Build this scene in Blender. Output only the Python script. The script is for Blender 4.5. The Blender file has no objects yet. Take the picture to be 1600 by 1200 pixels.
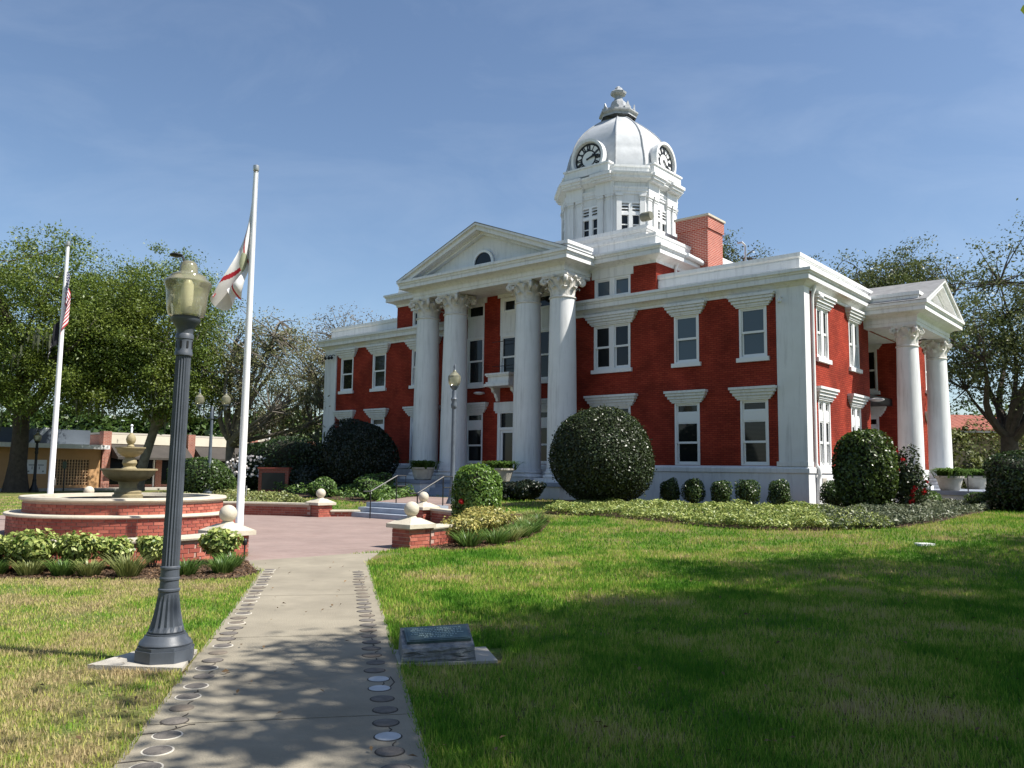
import bpy, math, random
import numpy as np
from mathutils import Matrix, Vector

# ------------------------------------------------------------------ scene, camera, sky, sun
scene = bpy.context.scene
col = scene.collection
rnd = random.Random(7)
rng = np.random.default_rng(11)

PITCH, ROLL = 0.104247, 0.013047
cam_d = bpy.data.cameras.new('camera')
cam_d.sensor_fit = 'HORIZONTAL'; cam_d.sensor_width = 36.0
cam_d.lens = 36.0 * 1281.52 / 1600.0
cam_d.clip_start = 0.1; cam_d.clip_end = 3000.0
cam = bpy.data.objects.new('camera', cam_d); col.objects.link(cam)
fwd = Vector((0, math.cos(PITCH), math.sin(PITCH))); upv = Vector((0, -math.sin(PITCH), math.cos(PITCH))); rgt = Vector((1, 0, 0))
r2 = rgt * math.cos(ROLL) + upv * math.sin(ROLL); u2 = upv * math.cos(ROLL) - rgt * math.sin(ROLL)
m = Matrix.Identity(4)
for i in range(3):
    m[i][0] = r2[i]; m[i][1] = u2[i]; m[i][2] = -fwd[i]
m[2][3] = 1.6
cam.matrix_world = m
scene.camera = cam

SUN_EL, SUN_AZ = math.radians(53.0), math.radians(105.0)
world = bpy.data.worlds.new('World'); scene.world = world; world.use_nodes = True
wn = world.node_tree.nodes; wl = world.node_tree.links
for n in list(wn): wn.remove(n)
sky = wn.new('ShaderNodeTexSky'); sky.sky_type = 'NISHITA'; sky.sun_disc = False
sky.sun_elevation = SUN_EL; sky.sun_rotation = SUN_AZ
sky.altitude = 20; sky.air_density = 1.0; sky.dust_density = 0.7; sky.ozone_density = 2.6
bg = wn.new('ShaderNodeBackground'); bg.inputs['Strength'].default_value = 0.09
wo = wn.new('ShaderNodeOutputWorld')
# thin high cloud all over the sky
wt = wn.new('ShaderNodeTexCoord'); wm = wn.new('ShaderNodeMapping'); wm.inputs['Scale'].default_value = (1.3, 2.6, 4.2); wm.inputs['Rotation'].default_value = (0.25, 0.2, 0.7)
wz = wn.new('ShaderNodeTexNoise'); wz.inputs['Scale'].default_value = 2.4; wz.inputs['Detail'].default_value = 9; wz.inputs['Roughness'].default_value = 0.6; wz.inputs['Distortion'].default_value = 0.5
wr = wn.new('ShaderNodeMapRange'); wr.inputs[1].default_value = 0.46; wr.inputs[2].default_value = 0.78; wr.inputs[3].default_value = 0.0; wr.inputs[4].default_value = 0.07
wx = wn.new('ShaderNodeMix'); wx.data_type = 'RGBA'; wx.inputs[7].default_value = (8.5, 9.0, 9.6, 1)
wl.new(wt.outputs['Generated'], wm.inputs['Vector']); wl.new(wm.outputs[0], wz.inputs['Vector']); wl.new(wz.outputs['Fac'], wr.inputs[0])
wl.new(wr.outputs[0], wx.inputs[0]); wl.new(sky.outputs['Color'], wx.inputs[6]); wl.new(wx.outputs[2], bg.inputs['Color']); wl.new(bg.outputs['Background'], wo.inputs['Surface'])

sun_d = bpy.data.lights.new('sun', 'SUN'); sun_d.energy = 5.0; sun_d.angle = math.radians(0.53); sun_d.color = (1.0, 0.955, 0.88)
sun = bpy.data.objects.new('sun', sun_d); col.objects.link(sun)
sdir = Vector((math.sin(SUN_AZ) * math.cos(SUN_EL), math.cos(SUN_AZ) * math.cos(SUN_EL), math.sin(SUN_EL)))
sun.rotation_euler = sdir.to_track_quat('Z', 'Y').to_euler()
sun.location = (20, -10, 40)

scene.view_settings.view_transform = 'Standard'; scene.view_settings.look = 'None'
scene.view_settings.gamma = 1.0; scene.view_settings.use_curve_mapping = False
scene.view_settings.exposure = 0.72
scene.cycles.max_bounces = 6; scene.cycles.diffuse_bounces = 3; scene.cycles.glossy_bounces = 3
scene.cycles.transmission_bounces = 4; scene.cycles.transparent_max_bounces = 8
scene.cycles.caustics_reflective = False; scene.cycles.caustics_refractive = False
scene.cycles.sample_clamp_indirect = 6.0

# ------------------------------------------------------------------ materials
MATS = {}
def mat(name, color, rough=0.7, var=0.0, scale=8.0, bump=0.0, bscale=60.0, metallic=0.0, spec=0.4, color2=None, detail=4.0, coat=0.0):
    if name in MATS: return MATS[name]
    m = bpy.data.materials.new(name); m.use_nodes = True
    nt = m.node_tree; p = nt.nodes['Principled BSDF']
    p.inputs['Roughness'].default_value = rough; p.inputs['Metallic'].default_value = metallic
    p.inputs['Specular IOR Level'].default_value = spec
    if coat: p.inputs['Coat Weight'].default_value = coat
    c = (*color, 1)
    p.inputs['Base Color'].default_value = c
    tc = None
    if var or color2:
        tc = nt.nodes.new('ShaderNodeTexCoord')
        nz = nt.nodes.new('ShaderNodeTexNoise'); nz.inputs['Scale'].default_value = scale; nz.inputs['Detail'].default_value = detail
        nz.inputs['Roughness'].default_value = 0.62
        nt.links.new(tc.outputs['Object'], nz.inputs['Vector'])
        rp = nt.nodes.new('ShaderNodeValToRGB')
        rp.color_ramp.elements[0].position = 0.3; rp.color_ramp.elements[1].position = 0.7
        if color2: a, b = color2, color
        else: a, b = tuple(x * (1 - var) for x in color), tuple(min(1, x * (1 + var)) for x in color)
        rp.color_ramp.elements[0].color = (*a, 1); rp.color_ramp.elements[1].color = (*b, 1)
        nt.links.new(nz.outputs['Fac'], rp.inputs['Fac']); nt.links.new(rp.outputs['Color'], p.inputs['Base Color'])
    if bump:
        tc = tc or nt.nodes.new('ShaderNodeTexCoord')
        n2 = nt.nodes.new('ShaderNodeTexNoise'); n2.inputs['Scale'].default_value = bscale; n2.inputs['Detail'].default_value = 5
        nt.links.new(tc.outputs['Object'], n2.inputs['Vector'])
        bp = nt.nodes.new('ShaderNodeBump'); bp.inputs['Strength'].default_value = bump; bp.inputs['Distance'].default_value = 0.02
        nt.links.new(n2.outputs['Fac'], bp.inputs['Height']); nt.links.new(bp.outputs['Normal'], p.inputs['Normal'])
    MATS[name] = m
    return m

def brick_mat(name, c1, c2, mortar, bw=0.215, bh=0.075, msize=0.006, rough=0.75, flat=False, bump=0.5, stain=0.25, spec=0.3):
    """u = x + y, v = z (walls on the axes of their object) or x, y when flat"""
    if name in MATS: return MATS[name]
    m = bpy.data.materials.new(name); m.use_nodes = True
    nt = m.node_tree; p = nt.nodes['Principled BSDF']; p.inputs['Roughness'].default_value = rough
    p.inputs['Specular IOR Level'].default_value = spec
    tc = nt.nodes.new('ShaderNodeTexCoord'); sp = nt.nodes.new('ShaderNodeSeparateXYZ'); cb = nt.nodes.new('ShaderNodeCombineXYZ')
    nt.links.new(tc.outputs['Object'], sp.inputs[0])
    if flat:
        nt.links.new(sp.outputs['X'], cb.inputs['X']); nt.links.new(sp.outputs['Y'], cb.inputs['Y'])
    else:
        ad = nt.nodes.new('ShaderNodeMath'); ad.operation = 'ADD'
        nt.links.new(sp.outputs['X'], ad.inputs[0]); nt.links.new(sp.outputs['Y'], ad.inputs[1])
        nt.links.new(ad.outputs[0], cb.inputs['X']); nt.links.new(sp.outputs['Z'], cb.inputs['Y'])
    bt = nt.nodes.new('ShaderNodeTexBrick'); bt.inputs['Scale'].default_value = 1.0
    bt.inputs['Brick Width'].default_value = bw; bt.inputs['Row Height'].default_value = bh
    bt.inputs['Mortar Size'].default_value = msize; bt.inputs['Mortar Smooth'].default_value = 0.2
    bt.inputs['Color1'].default_value = (*c1, 1); bt.inputs['Color2'].default_value = (*c2, 1); bt.inputs['Mortar'].default_value = (*mortar, 1)
    nt.links.new(cb.outputs[0], bt.inputs['Vector'])
    nz = nt.nodes.new('ShaderNodeTexNoise'); nz.inputs['Scale'].default_value = 0.9; nz.inputs['Detail'].default_value = 6
    nt.links.new(tc.outputs['Object'], nz.inputs['Vector'])
    mr = nt.nodes.new('ShaderNodeMapRange'); mr.inputs[1].default_value = 0.3; mr.inputs[2].default_value = 0.7
    mr.inputs[3].default_value = 1 - stain; mr.inputs[4].default_value = 1 + stain * 0.5
    nt.links.new(nz.outputs['Fac'], mr.inputs[0])
    mx = nt.nodes.new('ShaderNodeVectorMath'); mx.operation = 'SCALE'
    nt.links.new(bt.outputs['Color'], mx.inputs[0]); nt.links.new(mr.outputs[0], mx.inputs['Scale'])
    nt.links.new(mx.outputs[0], p.inputs['Base Color'])
    bp = nt.nodes.new('ShaderNodeBump'); bp.inputs['Strength'].default_value = bump; bp.inputs['Distance'].default_value = 0.008; bp.invert = True
    nt.links.new(bt.outputs['Fac'], bp.inputs['Height']); nt.links.new(bp.outputs['Normal'], p.inputs['Normal'])
    MATS[name] = m
    return m

def leaf_mat(name, c_dark, c_light, trans=0.3, gloss=0.12, rough=0.45, patch=None, pscale=0.5):
    """each leaf its own tone; optional second tone in patches"""
    if name in MATS: return MATS[name]
    m = bpy.data.materials.new(name); m.use_nodes = True
    nt = m.node_tree
    for n in list(nt.nodes): nt.nodes.remove(n)
    out = nt.nodes.new('ShaderNodeOutputMaterial')
    g = nt.nodes.new('ShaderNodeNewGeometry')
    rp = nt.nodes.new('ShaderNodeValToRGB'); rp.color_ramp.elements[0].color = (*c_dark, 1); rp.color_ramp.elements[1].color = (*c_light, 1)
    nt.links.new(g.outputs['Random Per Island'], rp.inputs['Fac'])
    colr = rp.outputs['Color']
    if patch:
        tc = nt.nodes.new('ShaderNodeTexCoord'); nz = nt.nodes.new('ShaderNodeTexNoise'); nz.inputs['Scale'].default_value = pscale; nz.inputs['Detail'].default_value = 3
        nt.links.new(tc.outputs['Object'], nz.inputs['Vector'])
        r2 = nt.nodes.new('ShaderNodeMapRange'); r2.inputs[1].default_value = 0.42; r2.inputs[2].default_value = 0.62
        nt.links.new(nz.outputs['Fac'], r2.inputs[0])
        mx = nt.nodes.new('ShaderNodeMix'); mx.data_type = 'RGBA'
        nt.links.new(r2.outputs[0], mx.inputs[0]); nt.links.new(colr, mx.inputs[6]); mx.inputs[7].default_value = (*patch, 1)
        colr = mx.outputs[2]
    d = nt.nodes.new('ShaderNodeBsdfDiffuse'); t = nt.nodes.new('ShaderNodeBsdfTranslucent'); gl = nt.nodes.new('ShaderNodeBsdfGlossy')
    gl.inputs['Roughness'].default_value = rough; gl.inputs['Color'].default_value = (1, 1, 1, 1)
    nt.links.new(colr, d.inputs['Color']); nt.links.new(colr, t.inputs['Color'])
    m1 = nt.nodes.new('ShaderNodeMixShader'); m1.inputs[0].default_value = trans
    nt.links.new(d.outputs[0], m1.inputs[1]); nt.links.new(t.outputs[0], m1.inputs[2])
    m2 = nt.nodes.new('ShaderNodeMixShader'); m2.inputs[0].default_value = gloss * 0.3
    nt.links.new(m1.outputs[0], m2.inputs[1]); nt.links.new(gl.outputs[0], m2.inputs[2])
    nt.links.new(m2.outputs[0], out.inputs['Surface'])
    MATS[name] = m
    return m

white = mat('white_paint', (0.79, 0.795, 0.79), 0.55, color2=(0.70, 0.70, 0.685), scale=0.9, detail=9, bump=0.06, bscale=18)
def grime(m, scale=(2.2, 2.2, 0.16), lo=0.74):
    # rain streaks running down painted trim
    nt = m.node_tree; p = nt.nodes['Principled BSDF']; src = p.inputs['Base Color'].links[0].from_socket
    tc = nt.nodes.new('ShaderNodeTexCoord'); mp = nt.nodes.new('ShaderNodeMapping'); mp.inputs['Scale'].default_value = scale
    nz = nt.nodes.new('ShaderNodeTexNoise'); nz.inputs['Scale'].default_value = 3.0; nz.inputs['Detail'].default_value = 8; nz.inputs['Roughness'].default_value = 0.7
    mr = nt.nodes.new('ShaderNodeMapRange'); mr.inputs[1].default_value = 0.28; mr.inputs[2].default_value = 0.50; mr.inputs[3].default_value = lo; mr.inputs[4].default_value = 1.0
    vm = nt.nodes.new('ShaderNodeVectorMath'); vm.operation = 'SCALE'
    nt.links.new(tc.outputs['Object'], mp.inputs['Vector']); nt.links.new(mp.outputs[0], nz.inputs['Vector']); nt.links.new(nz.outputs['Fac'], mr.inputs[0])
    nt.links.new(src, vm.inputs[0]); nt.links.new(mr.outputs[0], vm.inputs['Scale']); nt.links.new(vm.outputs[0], p.inputs['Base Color'])
grime(white)
capital_white = mat('capital_paint', (0.74, 0.72, 0.68), 0.6, color2=(0.56, 0.53, 0.47), scale=5)
frame_white = mat('window_paint', (0.80, 0.80, 0.79), 0.45)
plinth_white = mat('plinth_paint', (0.74, 0.745, 0.74), 0.6, var=0.06, scale=1.0, bump=0.08, bscale=12)
grime(plinth_white, (2.2, 2.2, 0.3), 0.80)
porch_grey = mat('porch_paint', (0.25, 0.28, 0.34), 0.5, var=0.12, scale=2.5)
step_grey = mat('step_paint', (0.30, 0.34, 0.40), 0.55, var=0.12, scale=2.5)
red_brick = brick_mat('painted_red_brick', (0.37, 0.055, 0.029), (0.285, 0.036, 0.020), (0.185, 0.025, 0.016), msize=0.010, rough=0.75, stain=0.42, spec=0.12, bump=0.9)
chim_brick = brick_mat('chimney_brick', (0.40, 0.085, 0.05), (0.33, 0.062, 0.04), (0.52, 0.36, 0.29), msize=0.010)
shop_brick = brick_mat('shop_brick', (0.36, 0.13, 0.085), (0.30, 0.10, 0.07), (0.42, 0.30, 0.25), msize=0.01)
paver_mat = brick_mat('plaza_pavers', (0.30, 0.222, 0.195), (0.258, 0.183, 0.16), (0.27, 0.225, 0.197), bw=0.2, bh=0.1, msize=0.006, flat=True, bump=0.3, stain=0.14)
glass_dark = mat('dark_glass', (0.010, 0.012, 0.013), 0.05, spec=0.32, bump=0.05, bscale=1.4)
glass_blind = None
glass_blue = mat('blue_grey_glass', (0.09, 0.12, 0.145), 0.05, spec=0.3)  # blue-grey base tone for the paler panes
dome_metal = mat('dome_silver_paint', (0.50, 0.515, 0.525), 0.5, var=0.10, scale=2.2, bump=0.5, bscale=2.4, metallic=0.1)
finial_metal = mat('finial_silver_paint', (0.36, 0.37, 0.38), 0.5, var=0.25, scale=6)
black_paint = mat('black_paint', (0.012, 0.012, 0.013), 0.45)
roof_mat = mat('grey_roof', (0.20, 0.20, 0.20), 0.8, var=0.2, scale=3)
lamp_grey = mat('slate_blue_iron', (0.072, 0.083, 0.10), 0.45, var=0.15, scale=7, bump=0.05, bscale=50)
concrete = mat('walk_concrete', (0.315, 0.28, 0.215), 0.9, color2=(0.22, 0.195, 0.15), scale=1.3, detail=12, bump=0.35, bscale=70, spec=0.2)
concrete_pad = mat('pad_concrete', (0.46, 0.43, 0.37), 0.85, color2=(0.36, 0.33, 0.28), scale=6, detail=8, bump=0.3, bscale=60)
cast_stone = mat('cast_stone', (0.56, 0.51, 0.41), 0.8, color2=(0.46, 0.41, 0.32), scale=5, detail=7, bump=0.25, bscale=45)
fountain_stone = mat('fountain_stone', (0.38, 0.31, 0.17), 0.7, color2=(0.21, 0.175, 0.10), scale=4.5, detail=7, bump=0.3, bscale=30)
mortar_mat = mat('pale_mortar', (0.42, 0.29, 0.24), 0.9, var=0.12, scale=9)
brick_a = mat('red_brick_piece', (0.33, 0.088, 0.058), 0.75, var=0.2, scale=3.0, bump=0.2, bscale=40)
brick_b = mat('dark_red_brick_piece', (0.27, 0.066, 0.047), 0.75, var=0.2, scale=3.0, bump=0.2, bscale=40)
brick_c = mat('pale_red_brick_piece', (0.40, 0.125, 0.085), 0.75, var=0.18, scale=3.0, bump=0.2, bscale=40)
mulch = mat('bark_mulch', (0.12, 0.075, 0.045), 0.95, color2=(0.055, 0.034, 0.022), scale=14, detail=8, bump=0.9, bscale=35)
granite = mat('grey_granite', (0.24, 0.25, 0.25), 0.7, color2=(0.10, 0.105, 0.11), scale=22, detail=8, bump=0.6, bscale=20)
bronze = mat('green_bronze', (0.10, 0.155, 0.145), 0.38, color2=(0.055, 0.085, 0.085), scale=6, metallic=0.5)
bronze_hi = mat('bronze_letter', (0.30, 0.38, 0.34), 0.4, metallic=0.4)
disc_dark = mat('dark_disc_stone', (0.17, 0.15, 0.13), 0.85, color2=(0.10, 0.09, 0.08), scale=12, bump=0.4, bscale=60)
disc_brown = mat('brown_disc_stone', (0.20, 0.165, 0.125), 0.8, color2=(0.12, 0.10, 0.08), scale=14, bump=0.4, bscale=60)
disc_pale = mat('pale_disc_marble', (0.46, 0.47, 0.48), 0.55, var=0.12, scale=9)
rim_pale = mat('pale_grout', (0.55, 0.51, 0.43), 0.9, var=0.12, scale=14)
gap_dark = mat('dark_joint', (0.05, 0.042, 0.035), 0.95)
pole_white = mat('white_pole_paint', (0.80, 0.80, 0.80), 0.32)
metal_grey = mat('brushed_metal', (0.5, 0.5, 0.48), 0.4, metallic=0.8)
bark = mat('oak_bark', (0.085, 0.068, 0.053), 0.95, color2=(0.038, 0.031, 0.026), scale=5, detail=8, bump=0.8, bscale=14)
bark_pale = mat('pale_bark', (0.21, 0.185, 0.15), 0.95, color2=(0.10, 0.085, 0.07), scale=4, detail=8, bump=0.5, bscale=14)

# ------------------------------------------------------------------ mesh helpers
class MB:
    def __init__(s): s.v = []; s.f = []; s.mi = []; s.cur = 0
    def add(s, vs, fs):
        o = len(s.v); s.v += [tuple(map(float, p)) for p in vs]
        for f in fs: s.f.append(tuple(o + i for i in f)); s.mi.append(s.cur)
        return s
    def box(s, x0, x1, y0, y1, z0, z1):
        return s.add([(x0,y0,z0),(x1,y0,z0),(x1,y1,z0),(x0,y1,z0),(x0,y0,z1),(x1,y0,z1),(x1,y1,z1),(x0,y1,z1)],
                     [(3,2,1,0),(4,5,6,7),(0,1,5,4),(1,2,6,5),(2,3,7,6),(3,0,4,7)])
    def frustum(s, cx, cy, z0, z1, a0, b0, a1, b1):
        return s.add([(cx-a0,cy-b0,z0),(cx+a0,cy-b0,z0),(cx+a0,cy+b0,z0),(cx-a0,cy+b0,z0),(cx-a1,cy-b1,z1),(cx+a1,cy-b1,z1),(cx+a1,cy+b1,z1),(cx-a1,cy+b1,z1)],
                     [(3,2,1,0),(4,5,6,7),(0,1,5,4),(1,2,6,5),(2,3,7,6),(3,0,4,7)])
    def extrude(s, poly, y0, y1, axis='y'):
        """poly of (a, z) pairs pushed along y (or x)"""
        n = len(poly)
        if axis == 'y': vs = [(a, y0, z) for a, z in poly] + [(a, y1, z) for a, z in poly]
        elif axis == 'x': vs = [(y0, a, z) for a, z in poly] + [(y1, a, z) for a, z in poly]
        else: vs = [(a, b, y0) for a, b in poly] + [(a, b, y1) for a, b in poly]
        return s.add(vs, [tuple(range(n)), tuple(range(2*n-1, n-1, -1))] + [(i, n+i, n+(i+1) % n, (i+1) % n) for i in range(n)])
    def lathe(s, prof, n=24, cx=0, cy=0, flute=None):
        vs = []; fs = []; k = len(prof)
        for i in range(n):
            a = 2*math.pi*i/n; c, q = math.cos(a), math.sin(a)
            for r, z in prof:
                rr = r
                if flute and flute[1] <= z <= flute[2] and i % 2: rr = r * flute[0]
                vs.append((cx+rr*c, cy+rr*q, z))
        for i in range(n):
            j = (i+1) % n
            for t in range(k-1): fs.append((i*k+t, j*k+t, j*k+t+1, i*k+t+1))
        s.add(vs, fs)
        if prof[0][0] > 1e-4: s.add([(cx+prof[0][0]*math.cos(2*math.pi*i/n), cy+prof[0][0]*math.sin(2*math.pi*i/n), prof[0][1]) for i in range(n)], [tuple(range(n-1, -1, -1))])
        if prof[-1][0] > 1e-4: s.add([(cx+prof[-1][0]*math.cos(2*math.pi*i/n), cy+prof[-1][0]*math.sin(2*math.pi*i/n), prof[-1][1]) for i in range(n)], [tuple(range(n))])
        return s
    def tube(s, pts, radii, n=8, cap=True):
        pts = [Vector(p) for p in pts]; vs = []; fs = []
        if not hasattr(radii, '__len__'): radii = [radii]*len(pts)
        up = None
        for i, p in enumerate(pts):
            t = (pts[min(i+1, len(pts)-1)] - pts[max(i-1, 0)]).normalized()
            if up is None: up = Vector((0,0,1)) if abs(t.z) < 0.9 else Vector((1,0,0))
            a = t.cross(up).normalized(); b = a.cross(t).normalized(); up = b
            for k in range(n):
                an = 2*math.pi*k/n
                vs.append(p + (a*math.cos(an) + b*math.sin(an))*radii[i])
        for i in range(len(pts)-1):
            for k in range(n):
                l = (k+1) % n
                fs.append((i*n+k, i*n+l, (i+1)*n+l, (i+1)*n+k))
        if cap:
            fs.append(tuple(range(n-1, -1, -1))); fs.append(tuple((len(pts)-1)*n+k for k in range(n)))
        return s.add(vs, fs)
    def sweep(s, path, prof, closed=False):
        """profile of (outward, z) carried along a plan path, mitred; outward = right of travel"""
        n = len(path); nor = []
        segs = n if closed else n-1
        for i in range(segs):
            a, b = path[i], path[(i+1) % n]; dx, dy = b[0]-a[0], b[1]-a[1]; L = math.hypot(dx, dy)
            nor.append((dy/L, -dx/L))
        vs = []
        for i in range(n):
            if closed: n1, n2 = nor[i-1], nor[i]
            else: n1, n2 = nor[max(i-1, 0)], nor[min(i, segs-1)]
            k = 1 + n1[0]*n2[0] + n1[1]*n2[1]
            ox, oy = (n1[0]+n2[0])/k, (n1[1]+n2[1])/k
            for d, z in prof: vs.append((path[i][0]+ox*d, path[i][1]+oy*d, z))
        k = len(prof); fs = []
        for i in range(segs):
            j = (i+1) % n
            for t in range(k-1): fs.append((i*k+t, j*k+t, j*k+t+1, i*k+t+1))
        if not closed: fs += [tuple(range(k)), tuple((n-1)*k+t for t in range(k-1, -1, -1))]
        return s.add(vs, fs)
    def wall(s, o, u, u0, u1, z0, z1, holes=(), depth=0.14):
        """upright wall face: o + u*a + z, with real openings whose reveals go inward (left of u)"""
        inw = (-u[1], u[0])
        xs = sorted({u0, u1, *[h[0] for h in holes], *[h[1] for h in holes]}); zs = sorted({z0, z1, *[h[2] for h in holes], *[h[3] for h in holes]})
        P = lambda a, z, d=0: (o[0]+u[0]*a+inw[0]*d, o[1]+u[1]*a+inw[1]*d, z)
        for i in range(len(xs)-1):
            for j in range(len(zs)-1):
                cx, cz = (xs[i]+xs[i+1])/2, (zs[j]+zs[j+1])/2
                if any(h[0] < cx < h[1] and h[2] < cz < h[3] for h in holes): continue
                s.add([P(xs[i],zs[j]),P(xs[i+1],zs[j]),P(xs[i+1],zs[j+1]),P(xs[i],zs[j+1])], [(0,1,2,3)])
        for a, b, c, d in holes:
            s.add([P(a,c),P(b,c),P(b,d),P(a,d),P(a,c,depth),P(b,c,depth),P(b,d,depth),P(a,d,depth)], [(0,1,5,4),(1,2,6,5),(2,3,7,6),(3,0,4,7)])
        return s
    def sphere(s, c, r, n=20, k=12, rz=None):
        rz = rz or r
        prof = [(max(1e-5, r*math.sin(math.pi*i/k)), c[2]-rz*math.cos(math.pi*i/k)) for i in range(k+1)]
        prof[0] = (0.00001, prof[0][1]); prof[-1] = (0.00001, prof[-1][1])
        return s.lathe(prof, n, c[0], c[1])
    def mesh(s, name, mats, smooth=False):
        me = bpy.data.meshes.new(name); me.from_pydata(s.v, [], s.f)
        for mm in (mats if isinstance(mats, (list, tuple)) else [mats]): me.materials.append(mm)
        if any(s.mi): me.polygons.foreach_set('material_index', s.mi)
        if smooth: shade(me)
        me.update()
        return me
    def build(s, name, mats, parent=None, smooth=False, loc=None, rz=0):
        return link(name, s.mesh(name, mats, smooth), parent, loc, rz)

def shade(me, ang=40):
    me.polygons.foreach_set('use_smooth', [True]*len(me.polygons))
    me.set_sharp_from_angle(angle=math.radians(ang))

def link(name, me, parent=None, loc=None, rz=0):
    o = bpy.data.objects.new(name, me); col.objects.link(o)
    if parent is not None: o.parent = parent
    if loc is not None: o.location = loc
    if rz: o.rotation_euler = (0, 0, rz)
    return o

def tag(o, label=None, cat=None, group=None, kind=None):
    if label: o['label'] = label
    if cat: o['category'] = cat
    if group: o['group'] = group
    if kind: o['kind'] = kind
    return o

def thing(name, label, cat, loc=(0,0,0), rz=0, group=None):
    o = bpy.data.objects.new(name, None); col.objects.link(o)
    o.empty_display_size = 0.2
    o.location = loc; o.rotation_euler = (0, 0, rz)
    return tag(o, label, cat, group)

def raw_mesh(name, V, F, mats, mi=None):
    """numpy arrays of vertices and equal-sided faces"""
    me = bpy.data.meshes.new(name)
    V = np.ascontiguousarray(V, dtype=np.float32); F = np.ascontiguousarray(F, dtype=np.int32); k = F.shape[1]
    me.vertices.add(len(V)); me.vertices.foreach_set('co', V.ravel())
    me.loops.add(F.size); me.loops.foreach_set('vertex_index', F.ravel())
    me.polygons.add(len(F)); me.polygons.foreach_set('loop_start', np.arange(0, F.size, k, dtype=np.int32))
    try: me.polygons.foreach_set('loop_total', np.full(len(F), k, dtype=np.int32))
    except Exception: pass
    for mm in (mats if isinstance(mats, (list, tuple)) else [mats]): me.materials.append(mm)
    if mi is not None: me.polygons.foreach_set('material_index', np.ascontiguousarray(mi, dtype=np.int32))
    me.update(calc_edges=True)
    return me

# ------------------------------------------------------------------ the lie of the land
ORG = np.array([9.888, 27.5]); TH = -0.70839
EX = np.array([math.cos(TH), math.sin(TH)]); EY = np.array([-math.sin(TH), math.cos(TH)])
PLAZA = (-9.3, 20.6)
def sm(t):
    t = np.clip(t, 0, 1); return t*t*(3-2*t)
def hz(x, y):
    x = np.asarray(x, float); y = np.asarray(y, float)
    lx = (x-ORG[0])*EX[0]+(y-ORG[1])*EX[1]; ly = (x-ORG[0])*EY[0]+(y-ORG[1])*EY[1]
    h = 0.48*sm((ly+13.5)/10.5)*sm((lx+36)/6)
    return h*sm((np.hypot(x-PLAZA[0], y-PLAZA[1])-7.9)/1.2)
def W(lx, ly, z=None):
    p = ORG+EX*lx+EY*ly
    return (p[0], p[1], float(hz(p[0], p[1])) if z is None else z)
def G(x, y, dz=0.0): return (x, y, float(hz(x, y))+dz)
def inside(px, py, poly):
    c = np.zeros(px.shape, bool); n = len(poly)
    for i in range(n):
        (x1, y1), (x2, y2) = poly[i], poly[(i+1) % n]
        if y1 == y2: continue
        c ^= ((y1 > py) != (y2 > py)) & (px < (x2-x1)*(py-y1)/(y2-y1)+x1)
    return c
# ------------------------------------------------------------------ the courthouse (its own axes: x along the front, y into the building)
WID, DEP, AX = 26.45, 17.6, -13.225
court = thing('courthouse', 'red brick courthouse with white columns, pediment and silver clock dome', 'courthouse', (ORG[0], ORG[1], 0), TH)

def part(name, mb, mats, smooth=False, parent=None):
    return mb.build(name, mats, parent or court, smooth)

# --- window openings: centre, width, bottom, top
F1 = (1.86, 4.18); F2 = (5.66, 7.48)
holes = []
single = [-1.82, -4.44, -22.01, -24.63]; double = [-7.77, -18.68]
for c in single:
    holes += [(c-.515, c+.515, *F1), (c-.515, c+.515, *F2)]
for c in double:
    holes += [(c-.87, c+.87, *F1), (c-.87, c+.87, *F2)]
for c in (-15.26, -11.19):
    holes += [(c-.53, c+.53, *F1), (c-.53, c+.53, 5.44, 9.2)]
holes.append((AX-.60, AX+.60, 1.12, 4.2)); holes.append((AX-.55, AX+.55, 5.3, 9.3))
mb = MB().wall((0,0), (1,0), -WID, 0, 0.3, 8.2, [h for h in holes if h[3] < 8.2] + [(h[0], h[1], h[2], 8.2) for h in holes if h[3] > 8.2])
up_holes = [(h[0], h[1], 8.2, h[3]) for h in holes if h[3] > 8.2] + [(c-.86, c+.86, 8.6, 9.4) for c in (-7.75, -18.70)]
mb.wall((0,0), (1,0), -20.73, -5.73, 8.2, 9.95, up_holes)
part('front_wall', mb, red_brick)
side_holes = []
for c in (1.72, 5.08, 12.6, 15.9):
    side_holes += [(c-.57, c+.57, *F1), (c-.57, c+.57, *F2)]
mb = MB().wall((0,0), (0,1), 0, 6.85, 0.3, 8.2, [h for h in side_holes if h[0] < 6.8]); mb.wall((0,0), (0,1), 10.9, DEP, 0.3, 8.2, [h for h in side_holes if h[0] > 10.9]); mb.wall((0,0), (0,1), 6.85, 10.9, 7.36, 8.2)
part('side_wall', mb, red_brick)
mb = MB().wall((-2.6,10.9), (1,0), 0, 2.6, 0.3, 7.9, [(1.02,1.72,*F1),(1.02,1.72,5.3,7.2)], .1); mb.wall((-2.6,6.85), (0,1), 0, 4.05, .3, 7.9, [(1.5,2.6,1.06,3.6)], .1); mb.wall((0,6.85), (-1,0), 0, 2.6, .3, 7.9)
part('porch_recess_wall', mb, red_brick)
part('porch_floor', MB().box(-2.59, .0, 6.86, 10.89, .9, 1.045), porch_grey)
part('porch_ceiling', MB().box(-2.59, -.0, 6.86, 10.89, 7.40, 7.5), white)
part('side_wall', MB().wall((-WID,DEP), (0,-1), 0, DEP, 0.3, 8.2), red_brick)
part('rear_wall', MB().wall((0,DEP), (-1,0), 0, WID, 0.3, 8.2), red_brick)
mb = MB().wall((-5.73,0), (0,1), 0, DEP, 8.2, 9.95); mb.wall((-20.73,DEP), (0,-1), 0, DEP, 8.2, 9.95); mb.wall((-5.73,DEP), (-1,0), 0, 15, 8.2, 9.95)
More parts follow.
